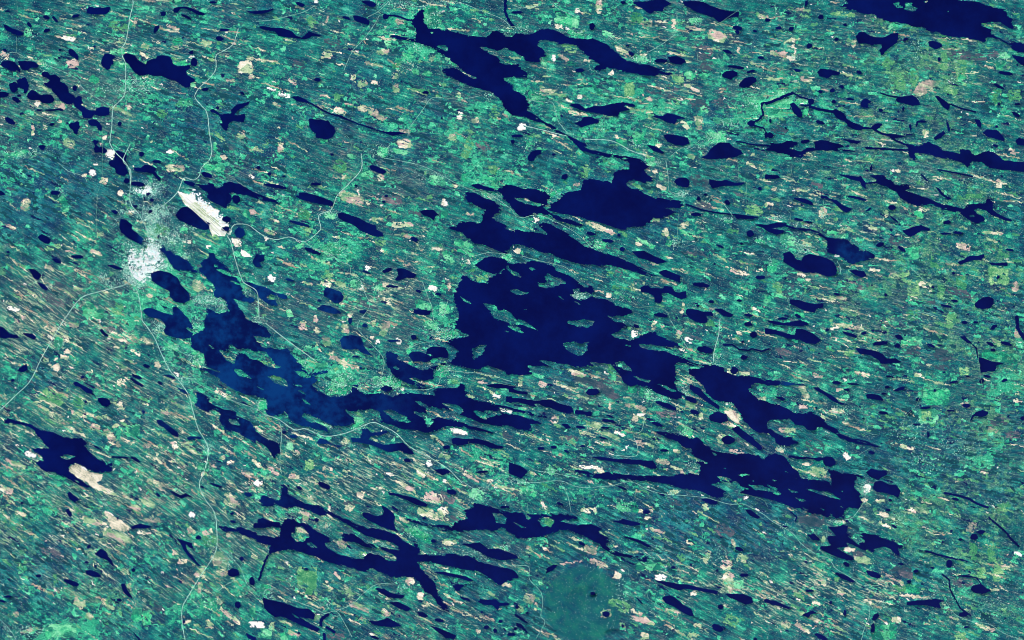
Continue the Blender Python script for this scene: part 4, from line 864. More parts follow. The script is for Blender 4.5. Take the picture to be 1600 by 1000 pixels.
def samp(g, x, y, nearest=False):
    fx = np.clip((x - X0) / R - .5, 0, RW - 1.01); fy = np.clip((y - Y0) / R - .5, 0, RH - 1.01)
    if nearest:
        return g[np.round(fy).astype(int), np.round(fx).astype(int)]
    xi, yi = fx.astype(int), fy.astype(int)
    fx, fy = fx - xi, fy - yi
    return (g[yi, xi] * (1 - fx) + g[yi, xi + 1] * fx) * (1 - fy) + (g[yi + 1, xi] * (1 - fx) + g[yi + 1, xi + 1] * fx) * fy

# ------------------------------------------------------------------ terrain grid
ST = 1.3
nx = int((X1 - X0) / ST) + 1
ny = int((Y1 - Y0) / ST) + 1
gx = X0 + np.arange(nx) * ST
gy = Y0 + np.arange(ny) * ST
GX, GY = np.meshgrid(gx, gy)
U = GX
V = coarse(v_grid, GX, GY)
SL = coarse(sl_grid, GX, GY)
cdir, sdir = 1 / np.sqrt(1 + SL * SL), SL / np.sqrt(1 + SL * SL)
# shores are frayed along the grain of the land
wa = (fbm(U / 9, V / 2.3, 101, 2) - .5) * 6.5 + (vnoise(GX / 2.2, GY / 1.6, 105) - .5) * 1.6
wb = (fbm(GX / 5, GY / 5, 103, 2) - .5) * 1.8
ux_, vy_ = GX + wa * cdir - wb * sdir, GY + wa * sdir + wb * cdir
BIG = np.array([False] + [k == 'lake' and (max(x for x, y in p) - min(x for x, y in p)) > 125 for k, p, w in bodies])
am = .4 + .6 * np.clip(blur(BIG[samp(lab, GX, GY, True)].astype(np.float32), 8) * 4, 0, 1)
ux_, vy_ = GX + (wa * cdir - wb * sdir) * am, GY + (wa * sdir + wb * cdir) * am
C = samp(covs, ux_, vy_)
C = np.clip(C + (.18 * (1 - smooth(.5, .95, am)) - .06 * smooth(.5, .95, am)) * smooth(0, .3, C) * (1 - smooth(.93, 1, C)), 0, 1)
LAB = samp(lab, ux_, vy_, True)
# skerries and reed points drawn out along the grain close to the shores
near = smooth(.35, .8, blur(1 - C, 26) * 1.6)
C = C - 1.1 * smooth(.655, .70, fbm(U / 11, V / 1.9, 411, 2)) * near * (C > .5) * BIG[LAB]
C = np.clip(C, 0, 1)
Cb = blur(C, 4)
relief = (fbm(U / 22, V / 5.5, 31, 3) * 1.1 + fbm(GX / 60, GY / 60, 41, 3) * 2.4) - .9
dome = 0
for dx, dy, dw, dh in domes:
    q = ((GX - dx) / (dw / 2)) ** 2 + ((GY - dy) / (dh / 2)) ** 2
    dome = dome + 3.0 * np.clip(1 - q, 0, 1) ** .8
landfar = 1 - smooth(.0, .35, Cb)
Z = (0.5 - C) * 1.1 + np.maximum(relief, .05) * landfar * (C < .5) + (dome if np.ndim(dome) else 0) * landfar

def height(x, y):
    fx = min(max((x - X0) / ST, 0), nx - 1.001); fy = min(max((y - Y0) / ST, 0), ny - 1.001)
    xi, yi = int(fx), int(fy)
    fx, fy = fx - xi, fy - yi
    return float((Z[yi, xi] * (1 - fx) + Z[yi, xi + 1] * fx) * (1 - fy) + (Z[yi + 1, xi] * (1 - fx) + Z[yi + 1, xi + 1] * fx) * fy)

def is_water(x, y):
    fx = int(min(max((x - X0) / ST + .5, 0), nx - 1)); fy = int(min(max((y - Y0) / ST + .5, 0), ny - 1))
    return C[fy, fx] > .45

def W3(x, y, z):
    return (x - 800.0, 500.0 - y, z)

# ------------------------------------------------------------------ regional character of the land
def blobs(lst, x, y):
    t = 0
    for bx, by, rx, ry, s in lst:
        t = t + s * np.exp(-(((x - bx) / rx) ** 2 + ((y - by) / ry) ** 2))
    return t
lf = fbm(GX / 55, GY / 40, 61, 3)
lf2 = fbm(GX / 38, GY / 30, 71, 3)
lf3 = fbm(GX / 90, GY / 70, 81, 3)
REG = {}
REG['beige'] = np.clip(.25 + 1.3 * (lf - .5) + blobs([(120,60,160,80,.35),(90,180,150,60,.25),(80,460,140,110,.35),(120,560,200,120,.35),(180,800,230,170,.5),(450,730,130,110,.4),
    (560,60,120,60,.15),(1050,120,130,80,.25),(1100,50,90,60,.1),(1120,920,200,80,.4),(1330,920,160,90,.35),(660,760,120,80,.35),(600,380,120,80,.15),(560,480,100,60,.3),(330,70,80,50,.25),
    (1300,90,150,80,.15),(1330,340,150,80,.15),(1400,480,200,80,.15),(980,680,130,60,.3),(640,950,160,60,.3),(1060,580,80,70,.25),
    (50,280,90,60,-.4),(330,230,120,60,-.3),(900,60,60,40,-.2),(900,940,60,60,-.8),(1520,720,160,140,-.25),(1130,820,110,60,-.3),(600,180,150,50,-.1)], GX, GY), 0, 1)
REG['yellow'] = np.clip(.12 + 1.2 * (lf2 - .5) + blobs([(1450,90,150,90,.5),(1430,260,180,120,.45),(1450,450,180,100,.5),(1540,600,100,120,.45),(1520,830,140,150,.55),(100,700,140,110,.25),
    (180,900,200,100,.3),(500,900,140,90,.25),(960,150,60,60,.1),(1200,100,100,60,.15),(740,215,60,40,.35),(70,820,100,80,.15)], GX, GY), 0, 1)
REG['purple'] = np.clip(.1 + 1.2 * (lf3 - .5) + blobs([(60,170,150,80,.5),(170,170,100,60,.3),(100,460,130,60,.3),(440,250,140,80,.25),(640,290,120,60,.35),(560,500,120,70,.3),(640,500,60,40,.2),(1100,150,80,60,.25),
    (1400,230,180,70,.3),(1300,480,160,60,.25),(940,605,70,30,.5),(700,140,120,60,.15),(90,440,90,50,.3),(1430,540,120,60,.25),(60,560,70,60,.1),(70,640,100,50,-.1)], GX, GY), 0, 1)
REG['bluish'] = np.clip(.15 + 1.4 * (fbm(GX / 70, GY / 60, 91, 3) - .52) + blobs([(40,280,90,50,.7),(70,310,60,40,.3),(210,30,90,50,.35),(80,890,90,60,.45),(1130,810,130,50,.8),(1050,860,120,40,.45),(880,600,22,40,.8),(1500,740,140,110,.45),(1580,490,60,50,.3),
    (400,270,100,50,.4),(430,80,120,50,.3),(560,150,120,60,.2),(310,190,80,40,.4),(930,910,110,70,.3),(250,890,60,40,.3),(660,190,100,50,.2),(1100,330,90,70,.25),(300,370,70,50,-.2),(70,330,90,50,.3),(1310,170,60,40,.2)], GX, GY), 0, 1)
REG['bluish'] = np.clip(REG['bluish'] * 1.2, 0, 1)  # strengthens the blue woods and the painted haze tint
REG['purple'] *= .8
REG['mint'] = np.clip(.14 + 1.3 * (fbm(GX / 34, GY / 28, 121, 3) - .55) + blobs([(450,60,200,60,.15),(760,240,200,80,.15),(900,120,200,100,.12),(670,30,60,30,.5),(690,90,90,50,.3),(590,200,60,30,.4),(800,160,60,40,.4),(720,280,60,40,.3),(520,580,60,30,.6),
    (530,390,60,30,.5),(200,250,30,30,.2),(300,430,70,40,.5),(60,230,90,40,.3),(220,140,60,40,.4),(980,180,90,50,.35),(1180,160,60,40,.5),(930,400,80,30,.3),(1250,170,60,30,.4),(230,480,80,50,.4),(300,550,50,40,.4),
    (880,680,120,40,.2),(860,750,120,30,.4),(330,730,60,60,.3),(110,985,70,30,.6),(1300,370,80,30,.4),(1100,510,50,60,.4),(700,500,40,30,.4),(1550,610,80,80,.25),(370,260,60,30,.4),(460,330,60,30,.3)], GX, GY), 0, 1)
urb = blobs([(vx, vy, rx * 1.05, ry * 1.05, min(1.0, n / (rx * ry) * .55)) for vx, vy, rx, ry, n in villages], GX, GY)
REG['urban'] = np.clip(urb, 0, 1) * (1 - smooth(.2, .5, C))
de = ((GX - 912) / 62) ** 2 + ((GY - 945) / 60) ** 2 + (fbm(GX / 18, GY / 18, 511, 3) - .5) * .22
REG['dome'] = smooth(1.05, .93, de) if False else 1 - smooth(.90, 1.04, de)
for nm_, kk_ in (('mint', 'g'), ('yellow', 'y'), ('purple', 'p')):
    REG[nm_] = np.clip(REG[nm_] + blobs([(q[1], q[2], q[3] * .55, q[4] * .55, .45) for q in WIDE if q[0] == kk_], GX, GY), 0, 1)
VILLN = 1.35
for nm_ in ('beige', 'yellow', 'purple', 'mint'):
    REG[nm_] = REG[nm_] * (1 - .9 * REG['dome'])
REG['pools'] = np.clip(.15 + blobs([(1450,150,220,90,.5),(1400,350,230,150,.4),(1400,560,240,120,.55),(1400,850,230,150,.5),(120,400,140,140,.4),(150,600,140,100,.2),(60,120,90,80,.3),(600,920,160,80,.3),
    (1050,550,120,80,.4),(1000,870,200,120,.3),(850,780,120,60,.3),(200,850,150,120,.3),(1230,50,90,80,.3)], GX, GY), 0, 1)
SMALL = [
 # count, class, region, length, width, weight
 (17000, 5, 'bluish', 5, 34, 1.3, 5.5, .9),
 (3800, 6, 'purple', 4, 24, 1.2, 4.0, .9),
 (7500, 4, 'yellow', 3, 20, 1.3, 5.0, .8),
 (18000, 3, 'mint', 2.5, 15, 1.3, 5.5, .9),
 (6300, 1, 'beige', 3, 46, 1.15, 3.0, .8),
 (1400, 2, 'beige', 2.5, 22, 1.3, 3.6, .8),
 (2200, 7, 'beige', 1.5, 8, 1.3, 2.4, .7),
 (3400, 8, 'pools', 2.5, 22, 1.3, 3.6, .9)]
SL_ = {1: 'countless thin beige clearings drawn out along the grain of the forest', 2: 'countless small pinkish clearings in the forest', 3: 'countless small mint-green meadows among the trees',
       4: 'countless yellow-green patches of young trees', 5: 'countless dark blue-green stands of dense forest', 6: 'countless dull mauve boggy hollows', 7: 'scattered specks of bare white gravel', 8: 'countless tiny dark forest pools too small to tell apart'}


# ------------------------------------------------------------------ materials
def mat(name):
    m = bpy.data.materials.new(name)
    m.use_nodes = True
    nt = m.node_tree
    b = nt.nodes['Principled BSDF']
    b.inputs['Roughness'].default_value = .9
    b.inputs['Specular IOR Level'].default_value = .15
    return m, nt, b

class G:
    def __init__(s, nt):
        s.nt = nt
    def node(s, t, **kw):
        n = s.nt.nodes.new(t)
        for k, v in kw.items():
            setattr(n, k, v)
        return n
    def put(s, sock, v):
        if isinstance(v, bpy.types.NodeSocket):
            s.nt.links.new(v, sock)
        elif isinstance(v, tuple) and len(v) == 3 and sock.type == 'RGBA':
            sock.default_value = (*v, 1)
        else:
            sock.default_value = v
    def attr(s, name, out='Fac'):
        n = s.node('ShaderNodeAttribute', attribute_name=name)
        return n.outputs[out]
    def noise(s, vec, scale, sx=1, sy=1, det=3, rough=.55, off=0.0):
        mp = s.node('ShaderNodeMapping')
        mp.inputs['Scale'].default_value = (sx, sy, 1)
        mp.inputs['Location'].default_value = (off, off * 1.7, off * .3)
        s.put(mp.inputs['Vector'], vec)
        n = s.node('ShaderNodeTexNoise')
        s.put(n.inputs['Vector'], mp.outputs[0])
        n.inputs['Scale'].default_value = scale
        n.inputs['Detail'].default_value = det
        n.inputs['Roughness'].default_value = rough
        return n.outputs['Fac']
    def vor(s, vec, scale, metric='CHEBYCHEV', sx=1, sy=1, out='Color'):
        mp = s.node('ShaderNodeMapping')
        mp.inputs['Scale'].default_value = (sx, sy, 1)
        s.put(mp.inputs['Vector'], vec)
        n = s.node('ShaderNodeTexVoronoi', distance=metric)
        s.put(n.inputs['Vector'], mp.outputs[0])
        n.inputs['Scale'].default_value = scale
        return n.outputs[out]
    def math(s, op, a, b=0.0, c=0.0, clamp=False):
        n = s.node('ShaderNodeMath', operation=op, use_clamp=clamp)
        s.put(n.inputs[0], a); s.put(n.inputs[1], b); s.put(n.inputs[2], c)
        return n.outputs[0]
    def step(s, x, a, b):
        n = s.node('ShaderNodeMapRange', interpolation_type='SMOOTHSTEP')
        s.put(n.inputs[0], x); s.put(n.inputs[1], a); s.put(n.inputs[2], b)
        return n.outputs[0]
    def mix(s, f, a, b):
        n = s.node('ShaderNodeMix', data_type='RGBA')
        s.put(n.inputs[0], f); s.put(n.inputs[6], a); s.put(n.inputs[7], b)
        return n.outputs[2]
    def ramp(s, x, stops):
        n = s.node('ShaderNodeValToRGB')
        s.put(n.inputs[0], x)
        e = n.color_ramp.elements
        while len(e) > 1:
            e.remove(e[-1])
        e[0].position, e[0].color = stops[0][0], (*stops[0][1], 1)
        for p, c in stops[1:]:
            q = e.new(p); q.color = (*c, 1)
        return n.outputs[0]

DK, MD, LT = (.001, .038, .090), (.002, .135, .132), (.022, .42, .25)

def land_colour(g):
    fl = g.attr('flow', 'Vector')
    pos = g.node('ShaderNodeNewGeometry').outputs['Position']
    streak = g.noise(fl, 1.0, .030, .21, 4, .66)
    streak2 = g.noise(fl, 1.0, .10, .55, 2, .6, 31.0)
    fine = g.noise(pos, .55, 1, 1, 2, .7)
    broad = g.noise(pos, .035, 1, 1, 3, .55, 9.0)
    plots = g.math('ADD', g.math('MULTIPLY', g.vor(pos, .045, 'CHEBYCHEV', 1.3, .8), .5), g.math('MULTIPLY', g.vor(pos, .13, 'CHEBYCHEV', .7, 1.3), .5))
    t = g.math('MULTIPLY', streak, .62)
    t = g.math('ADD', t, g.math('MULTIPLY', fine, .32))
    t = g.math('ADD', t, g.math('MULTIPLY', broad, .55))
    t = g.math('ADD', t, g.math('MULTIPLY', plots, .20))
    grit = g.noise(pos, 1.25, 1, 1, 1, .5, 66.0)
    t = g.math('ADD', t, g.math('MULTIPLY', g.math('SUBTRACT', grit, .5), .22))
    t = g.math('SUBTRACT', t, .845)          # about zero
    t = g.math('ADD', g.math('MULTIPLY', t, 2.9), .46, clamp=True)
    col = g.ramp(t, [(0, (.0004, .028, .075)), (.28, (.0006, .066, .106)), (.5, (.0010, .118, .126)), (.72, (.004, .205, .165)), (.9, (.020, .38, .22)), (1, (.10, .66, .38))])
    # bluish dense forest, and blue haze over the land painted into its colour
    bl = g.attr('bluish')
    col = g.mix(g.math('MULTIPLY', bl, .9), col, g.ramp(t, [(0, (.001, .014, .085)), (.4, (.002, .060, .135)), (.75, (.006, .17, .19)), (1, (.03, .28, .30))]))
    # mauve-grey boggy ground
    q = g.noise(fl, 1.0, .05, .24, 3, .65, 57.0)
    pm = g.math('MULTIPLY', g.step(g.math('ADD', q, g.math('MULTIPLY', g.attr('purple'), .30)), .52, .78), .8)
    col = g.mix(pm, col, g.ramp(streak2, [(.3, (.010, .060, .095)), (.55, (.045, .110, .13)), (.7, (.24, .25, .23))]))
    # olive-yellow young growth
    y = g.noise(pos, .14, 1, 1.4, 3, .7, 12.0)
    ym = g.math('MULTIPLY', g.step(g.math('ADD', y, g.math('MULTIPLY', g.attr('yellow'), .34)), .68, .90), .6)
    col = g.mix(ym, col, g.ramp(fine, [(.3, (.012, .15, .09)), (.5, (.06, .30, .13)), (.7, (.42, .70, .28))]))
    # bright fields
    mi = g.noise(pos, .17, 1, 1.3, 3, .7, 78.0)
    mi = g.math('ADD', g.math('MULTIPLY', mi, .62), g.math('MULTIPLY', g.vor(pos, .16, 'CHEBYCHEV', .8, 1.3), .36))
    mm = g.math('MULTIPLY', g.step(g.math('ADD', mi, g.math('MULTIPLY', g.attr('mint'), .40)), .66, .76), .85)
    col = g.mix(mm, col, g.ramp(fine, [(.3, (.004, .17, .11)), (.5, (.015, .40, .21)), (.68, (.12, .72, .38))]))
    # pale tracks, ditches and lake-side swamps: a fine net of light veins
    for sx, sy, off, wdt, keyr in ((.05, .16, 15.0, .016, 'yellow'), (.09, .13, 83.0, .012, 'purple')):
        v = g.noise(fl, 1.0, sx, sy, 4, .6, off)
        v = g.math('ABSOLUTE', g.math('SUBTRACT', v, .5))
        vm = g.math('SUBTRACT', 1.0, g.step(v, wdt * .3, wdt * 1.3))
        vm = g.math('MULTIPLY', vm, g.math('ADD', .12, g.math('MULTIPLY', g.attr(keyr), .6)))
        vm = g.math('MULTIPLY', vm, g.step(streak2, .45, .65))
        col = g.mix(vm, col, (.34, .62, .36))
    # pale clearings
    b = g.noise(fl, 1.0, .075, .42, 3, .65, 91.0)
    bm = g.step(g.math('ADD', b, g.math('MULTIPLY', g.attr('beige'), .20)), .70, .80)
    col = g.mix(g.math('MULTIPLY', bm, .85), col, g.ramp(fine, [(.3, (.05, .26, .17)), (.5, (.32, .46, .28)), (.68, (.93, .90, .68))]))
    # round hill: even, dull forest
    dm = g.attr('dome')
    col = g.mix(g.math('MULTIPLY', dm, .9), col, g.ramp(g.noise(pos, .045, 1, 1, 5, .68, 5.0), [(.32, (.001, .048, .105)), (.5, (.003, .100, .115)), (.68, (.010, .17, .12))]))
    # town ground
    ur = g.attr('urban')
    sp = g.noise(pos, .9, 1, 1, 1, .5, 44.0)
    um = g.step(g.math('ADD', sp, g.math('MULTIPLY', ur, .33)), .66, .75)
    col = g.mix(g.math('MULTIPLY', um, .9), col, g.ramp(fine, [(.3, (.02, .24, .20)), (.47, (.20, .55, .45)), (.6, (.85, .95, .88))]))
    return col, fine

M_LAND, nt, b = mat('forested land')
g = G(nt)
colr, fine = land_colour(g)
g.put(b.inputs['Base Color'], colr)

def cover(name, stops, scale=.6, spec=.1, flow=False, alt=None):
    m, nt, b = mat(name)
    g = G(nt)
    pos = g.node('ShaderNodeNewGeometry').outputs['Position']
    n1 = g.noise(pos, scale, 1, 1, 3, .7)
    n2 = g.noise(pos, .09, 1, 1, 2, .5, 20.0)
    if flow:
        n3 = g.noise(g.attr('flow', 'Vector'), 1.0, .07, .5, 2, .6, 3.0)
        n1 = g.math('ADD', g.math('MULTIPLY', n1, .55), g.math('MULTIPLY', n3, .45))
    t = g.math('ADD', g.math('MULTIPLY', n1, .65), g.math('MULTIPLY', n2, .35))
    rnd = g.node('ShaderNodeObjectInfo').outputs['Random']
    t = g.math('ADD', t, g.math('MULTIPLY', g.math('SUBTRACT', rnd, .5), .14))
    t = g.math('ADD', g.math('MULTIPLY', g.math('SUBTRACT', t, .5), 2.8), .52, clamp=True)
    c1 = g.ramp(t, stops)
    if alt:
        cell = g.node('ShaderNodeSeparateColor')
        g.put(cell.inputs[0], g.vor(pos, .085, 'EUCLIDEAN', .8, 1.4))
        c1 = g.mix(g.step(cell.outputs[0], .45, .6), c1, g.ramp(t, alt[0]))
        c1 = g.mix(g.step(cell.outputs[1], .62, .75), c1, g.ramp(t, alt[1]))
    g.put(b.inputs['Base Color'], c1)
    return m
GREENISH = [(0, (.03, .18, .12)), (.35, (.14, .34, .18)), (.65, (.40, .55, .30)), (1, (.72, .76, .50))]
BROWN = [(0, (.02, .12, .12)), (.35, (.14, .20, .15)), (.65, (.46, .34, .24)), (1, (.75, .60, .46))]
PALE = [(0, (.02, .19, .14)), (.3, (.20, .36, .22)), (.55, (.70, .66, .44)), (.8, (.93, .84, .66)), (1, (.93, .90, .80))]
PINK = [(0, (.03, .16, .13)), (.3, (.22, .26, .20)), (.6, (.58, .42, .36)), (1, (.86, .66, .58))]
M_F = {
 'b': cover('felled ground', PALE, .5, flow=True, alt=(GREENISH, PINK)),
 'w': cover('bare gravel', [(0, (.30, .38, .28)), (.25, (.78, .72, .56)), (.55, (.92, .88, .80)), (1, (.93, .93, .92))], .5),
 'c': cover('dry sand flats', [(0, (.10, .24, .17)), (.25, (.40, .40, .28)), (.5, (.74, .66, .48)), (.8, (.90, .82, .66)), (1, (.93, .90, .80))], .45, flow=True),
 'g': cover('hay field', [(0, (.006, .12, .09)), (.3, (.010, .26, .15)), (.6, (.03, .52, .22)), (1, (.20, .74, .38))], .45, alt=([(0, (.02, .2, .1)), (.5, (.10, .55, .27)), (1, (.35, .8, .45))], [(0, (.004, .09, .09)), (.5, (.01, .2, .13)), (1, (.08, .42, .24))])),
 'y': cover('young growth', [(0, (.006, .13, .09)), (.35, (.03, .24, .11)), (.65, (.13, .40, .17)), (1, (.50, .72, .34))], .6),
 'p': cover('peat', [(0, (.005, .05, .08)), (.4, (.035, .08, .11)), (.7, (.12, .12, .15)), (1, (.34, .27, .27))], .6, flow=True),
 'a': cover('airfield ground old', [(0, (.24, .26, .14)), (.35, (.58, .55, .36)), (.65, (.80, .76, .60)), (1, (.9, .88, .8))], .4),
}
M_SM = {
 1: cover('felled strips', PALE, .7, flow=True, alt=(GREENISH, BROWN)),
 2: cover('felled pink ground', PINK, .7, alt=(PALE, GREENISH)),
 3: cover('small hay fields', [(0, (.006, .16, .12)), (.35, (.012, .33, .19)), (.7, (.06, .60, .31)), (1, (.38, .90, .56))], .7),
 4: cover('saplings', [(0, (.01, .15, .10)), (.4, (.04, .28, .13)), (.75, (.26, .55, .24)), (1, (.60, .80, .42))], .8),
 5: cover('dense spruce', [(0, (.002, .020, .055)), (.5, (.004, .048, .075)), (1, (.008, .085, .10))], .5),
 6: cover('wet hollows', [(0, (.003, .04, .08)), (.5, (.025, .08, .115)), (1, (.20, .20, .21))], .8),
 8: cover('dark pool water', [(0, (.0004, .004, .06)), (1, (.001, .012, .10))], .3),
 7: cover('gravel specks', [(0, (.5, .45, .36)), (.5, (.85, .78, .68)), (1, (.92, .9, .86))], .8),
}

M_F['a'], nt, b = mat('airfield ground')
g = G(nt)
pos = g.node('ShaderNodeNewGeometry').outputs['Position']
rot = g.node('ShaderNodeVectorRotate', rotation_type='Z_AXIS')
g.put(rot.inputs['Vector'], pos); rot.inputs['Angle'].default_value = math.radians(41.5)
ln = g.noise(rot.outputs[0], 1.0, .018, .62, 2, .5, 4.0)
pt = g.noise(pos, .30, 1, 1, 3, .6, 8.0)
t = g.math('ADD', g.math('MULTIPLY', ln, .68), g.math('MULTIPLY', pt, .32))
t = g.math('ADD', g.math('MULTIPLY', g.math('SUBTRACT', t, .5), 3.2), .60, clamp=True)
g.put(b.inputs['Base Color'], g.ramp(t, [(0, (.10, .26, .18)), (.25, (.36, .46, .26)), (.5, (.80, .84, .62)), (.75, (.93, .93, .86)), (1, (.93, .93, .93))]))

M_WATER, nt, b = mat('lake water')
g = G(nt)
pos = g.node('ShaderNodeNewGeometry').outputs['Position']
dist = g.node('ShaderNodeVectorMath', operation='DISTANCE')
g.put(dist.inputs[0], pos); dist.inputs[1].default_value = (-380, -60, 0)
near = g.math('SUBTRACT', 1.0, g.step(dist.outputs['Value'], 80.0, 290.0))
wisps = g.noise(pos, .013, 1, 1, 7, .66)
fleck = g.noise(pos, .12, 1, 1, 3, .6, 7.0)
t = g.math('ADD', g.math('MULTIPLY', wisps, .75), g.math('MULTIPLY', fleck, .25))
for cx_, cy_, rad_ in ((-533, 51, 26.0), (535, 112, 34.0), (-560, 132, 30.0), (440, -108, 26.0)):
    d2 = g.node('ShaderNodeVectorMath', operation='DISTANCE')
    g.put(d2.inputs[0], pos); d2.inputs[1].default_value = (cx_, cy_, 0)
    near = g.math('MAXIMUM', near, g.math('SUBTRACT', 1.0, g.step(d2.outputs['Value'], rad_ * .5, rad_)))
haze_shallow = g.math('MULTIPLY', g.math('ADD', g.math('MULTIPLY', g.step(t, .42, .60), .85), .08), near)  # haze over the big lake painted into its colour; small shallow lakes paler
base = g.mix(g.step(wisps, .3, .75), (.0001, .0015, .050), (.0004, .0060, .095))
g.put(b.inputs['Base Color'], g.mix(haze_shallow, base, (.001, .038, .165)))
b.inputs['Roughness'].default_value = .35
b.inputs['Specular IOR Level'].default_value = .2
b.inputs['IOR'].default_value = 1.33

def plain(name, c, var=.25, scale=.6):
    m, nt, b = mat(name)
    g = G(nt)
    pos = g.node('ShaderNodeNewGeometry').outputs['Position']
    n = g.noise(pos, scale, 1, 1, 2, .7)
    if 'road' in name or 'highway' in name or 'track' in name:
        n = g.noise(pos, .22, 1, 1, 4, .75)
    lo = tuple(v * (1 - var) for v in c); hi = tuple(min(.93, v * (1 + var)) for v in c)
    g.put(b.inputs['Base Color'], g.ramp(n, [(.35, lo), (.65, hi)]))
    return m
M_ROAD = {'H': plain('highway asphalt and verges', (.36, .62, .52), .45), 'R': plain('country road', (.26, .52, .42), .6), 'S': plain('gravel track', (.16, .38, .28), .7)}
M_ROOF = [plain('sheet roof white', (.92, .93, .92), .03), plain('sheet roof pale', (.88, .92, .90), .05), plain('light roof', (.80, .92, .88), .06), plain('cream roof', (.86, .82, .74), .1), plain('mint yards', (.45, .74, .62), .2), plain('grey roof', (.72, .85, .84), .1)]
M_RUN = plain('runway concrete', (.74, .74, .66), .15)
M_HOUSE, nt, b = mat('houses and gardens')
g = G(nt)
g.put(b.inputs['Base Color'], g.ramp(g.attr('tone'), [(0, (.05, .36, .26)), (.2, (.22, .64, .46)), (.4, (.60, .88, .72)), (.6, (.72, .93, .86)), (.8, (.85, .88, .85)), (1, (.9, .9, .88))]))


# ------------------------------------------------------------------ mesh helpers
def mesh_obj(name, verts, faces_flat, n_per, m, parent=None):
    me = bpy.data.meshes.new(name)
    verts = np.asarray(verts, np.float32).reshape(-1, 3)
    faces_flat = np.asarray(faces_flat, np.int32).ravel()
    nf = len(faces_flat) // n_per
    me.vertices.add(len(verts)); me.vertices.foreach_set('co', verts.ravel())
    me.loops.add(len(faces_flat)); me.loops.foreach_set('vertex_index', faces_flat)
    me.polygons.add(nf)
    me.polygons.foreach_set('loop_start', np.arange(0, nf * n_per, n_per, dtype=np.int32))
    me.update(calc_edges=True)
    me.materials.append(m)
    o = bpy.data.objects.new(name, me)
    COL.objects.link(o)
    if parent:
        o.parent = parent
    return o

def put_attr(me, name, arr, typ='FLOAT', dom='POINT'):
    a = me.attributes.new(name, typ, dom)
    a.data.foreach_set({'FLOAT': 'value', 'FLOAT_VECTOR': 'vector', 'FLOAT_COLOR': 'color'}[typ], np.asarray(arr, np.float32).ravel())

def smooth_shade(o):
    o.data.polygons.foreach_set('use_smooth', np.ones(len(o.data.polygons), bool))

def grid_faces(cells_y, cells_x):
    a = cells_y * nx + cells_x
    return np.stack([a + nx, a + nx + 1, a + 1, a], 1)

P3 = np.stack([GX - 800, 500 - GY, Z], 2).reshape(-1, 3)
FLOW = np.stack([U, V, np.zeros_like(U)], 2).reshape(-1, 3)

def grid_obj(name, cy, cx, m, lift=0.0):
    f = grid_faces(cy, cx)
    uq, inv = np.unique(f.ravel(), return_inverse=True)
    v = P3[uq].copy(); v[:, 2] += lift
    o = mesh_obj(name, v, inv, 4, m)
    put_attr(o.data, 'flow', FLOW[uq], 'FLOAT_VECTOR')
    smooth_shade(o)
    return o

# ------------------------------------------------------------------ ground
cyy, cxx = np.mgrid[0:ny - 1, 0:nx - 1]
ground = mesh_obj('ground', P3, grid_faces(cyy.ravel(), cxx.ravel()), 4, M_LAND)
put_attr(ground.data, 'flow', FLOW, 'FLOAT_VECTOR')
for nm, arr in REG.items():
    put_attr(ground.data, nm, np.broadcast_to(arr, GX.shape).astype(np.float32))
smooth_shade(ground)
ground['kind'] = 'structure'

# the country beyond the survey, as far as the horizon
rad = [0, 400, 1200, 4000, 12000, 30000]
ring_v, ring_f = [], []
hx, hy = (X1 - X0) / 2 - 2, (Y1 - Y0) / 2 - 2
for d in rad:
    ring_v += [(-hx - d, -hy - d, -.05), (hx + d, -hy - d, -.05), (hx + d, hy + d, -.05), (-hx - d, hy + d, -.05)]
for k in range(len(rad) - 1):
    for j in range(4):
        ring_f.append((4 * k + j, 4 * k + 4 + j, 4 * k + 4 + (j + 1) % 4, 4 * k + (j + 1) % 4))
outer = mesh_obj('ground', ring_v, ring_f, 4, M_LAND)
rv = np.array(ring_v)
fl = np.stack([rv[:, 0] + 800, 500 - rv[:, 1] - .35 * rv[:, 0], rv[:, 2] * 0], 1)
put_attr(outer.data, 'flow', fl, 'FLOAT_VECTOR')
for nm in REG:
    put_attr(outer.data, nm, np.full(len(rv), .3))
outer['kind'] = 'structure'

# ------------------------------------------------------------------ labels that say where a thing lies
ANCH = [(230,400,'the white town'),(335,335,'the pale airfield'),(505,200,'the star-shaped lake'),(850,500,'the broad central lake'),
 (735,80,'the long upper lake'),(1450,30,'the big top-right lake'),(915,940,'the round dark-green hill'),(1200,750,'the island-strewn lake'),
 (450,610,'the hazy blue lake'),(960,310,'the wedge-shaped lake'),(255,105,'the butterfly-shaped lake'),(90,140,'the ragged northwest lake'),
 (110,710,'the sandy-shored lake'),(580,870,'the forked lower lake'),(900,820,'the thin crescent lake'),(1270,400,'the twin kidney lakes'),
 (1400,320,'the slanting lake'),(1500,235,'the right-edge lake'),(1360,845,'the lower-right lake'),(1170,620,'the tapering eastern lake'),
 (975,462,'the cross-shaped lake'),(530,590,'the mint-green village'),(370,185,'the four-armed lake'),(1330,740,'the sandy village isthmus'),(320,900,'the wide southern highway'),
 (620,400,'the ribbed oval lake'),(1550,570,'the triangular dark lake'),(1440,940,'the fish-shaped lake'),(20,480,'the left-edge white patch'),
 (1080,20,'the top-edge lake'),(660,640,'the southern narrows'),(1450,450,'the yellow-green plots'),(640,220,'the pink square clearing'),(820,200,'the cream clearing'),
 (1550,750,'the dark right-hand woods'),(60,320,'the pale left-edge field'),(700,850,'the lower long inlet'),(1040,170,'the lens-shaped lake')]
DIRS = ['east', 'southeast', 'south', 'southwest', 'west', 'northwest', 'north', 'northeast']
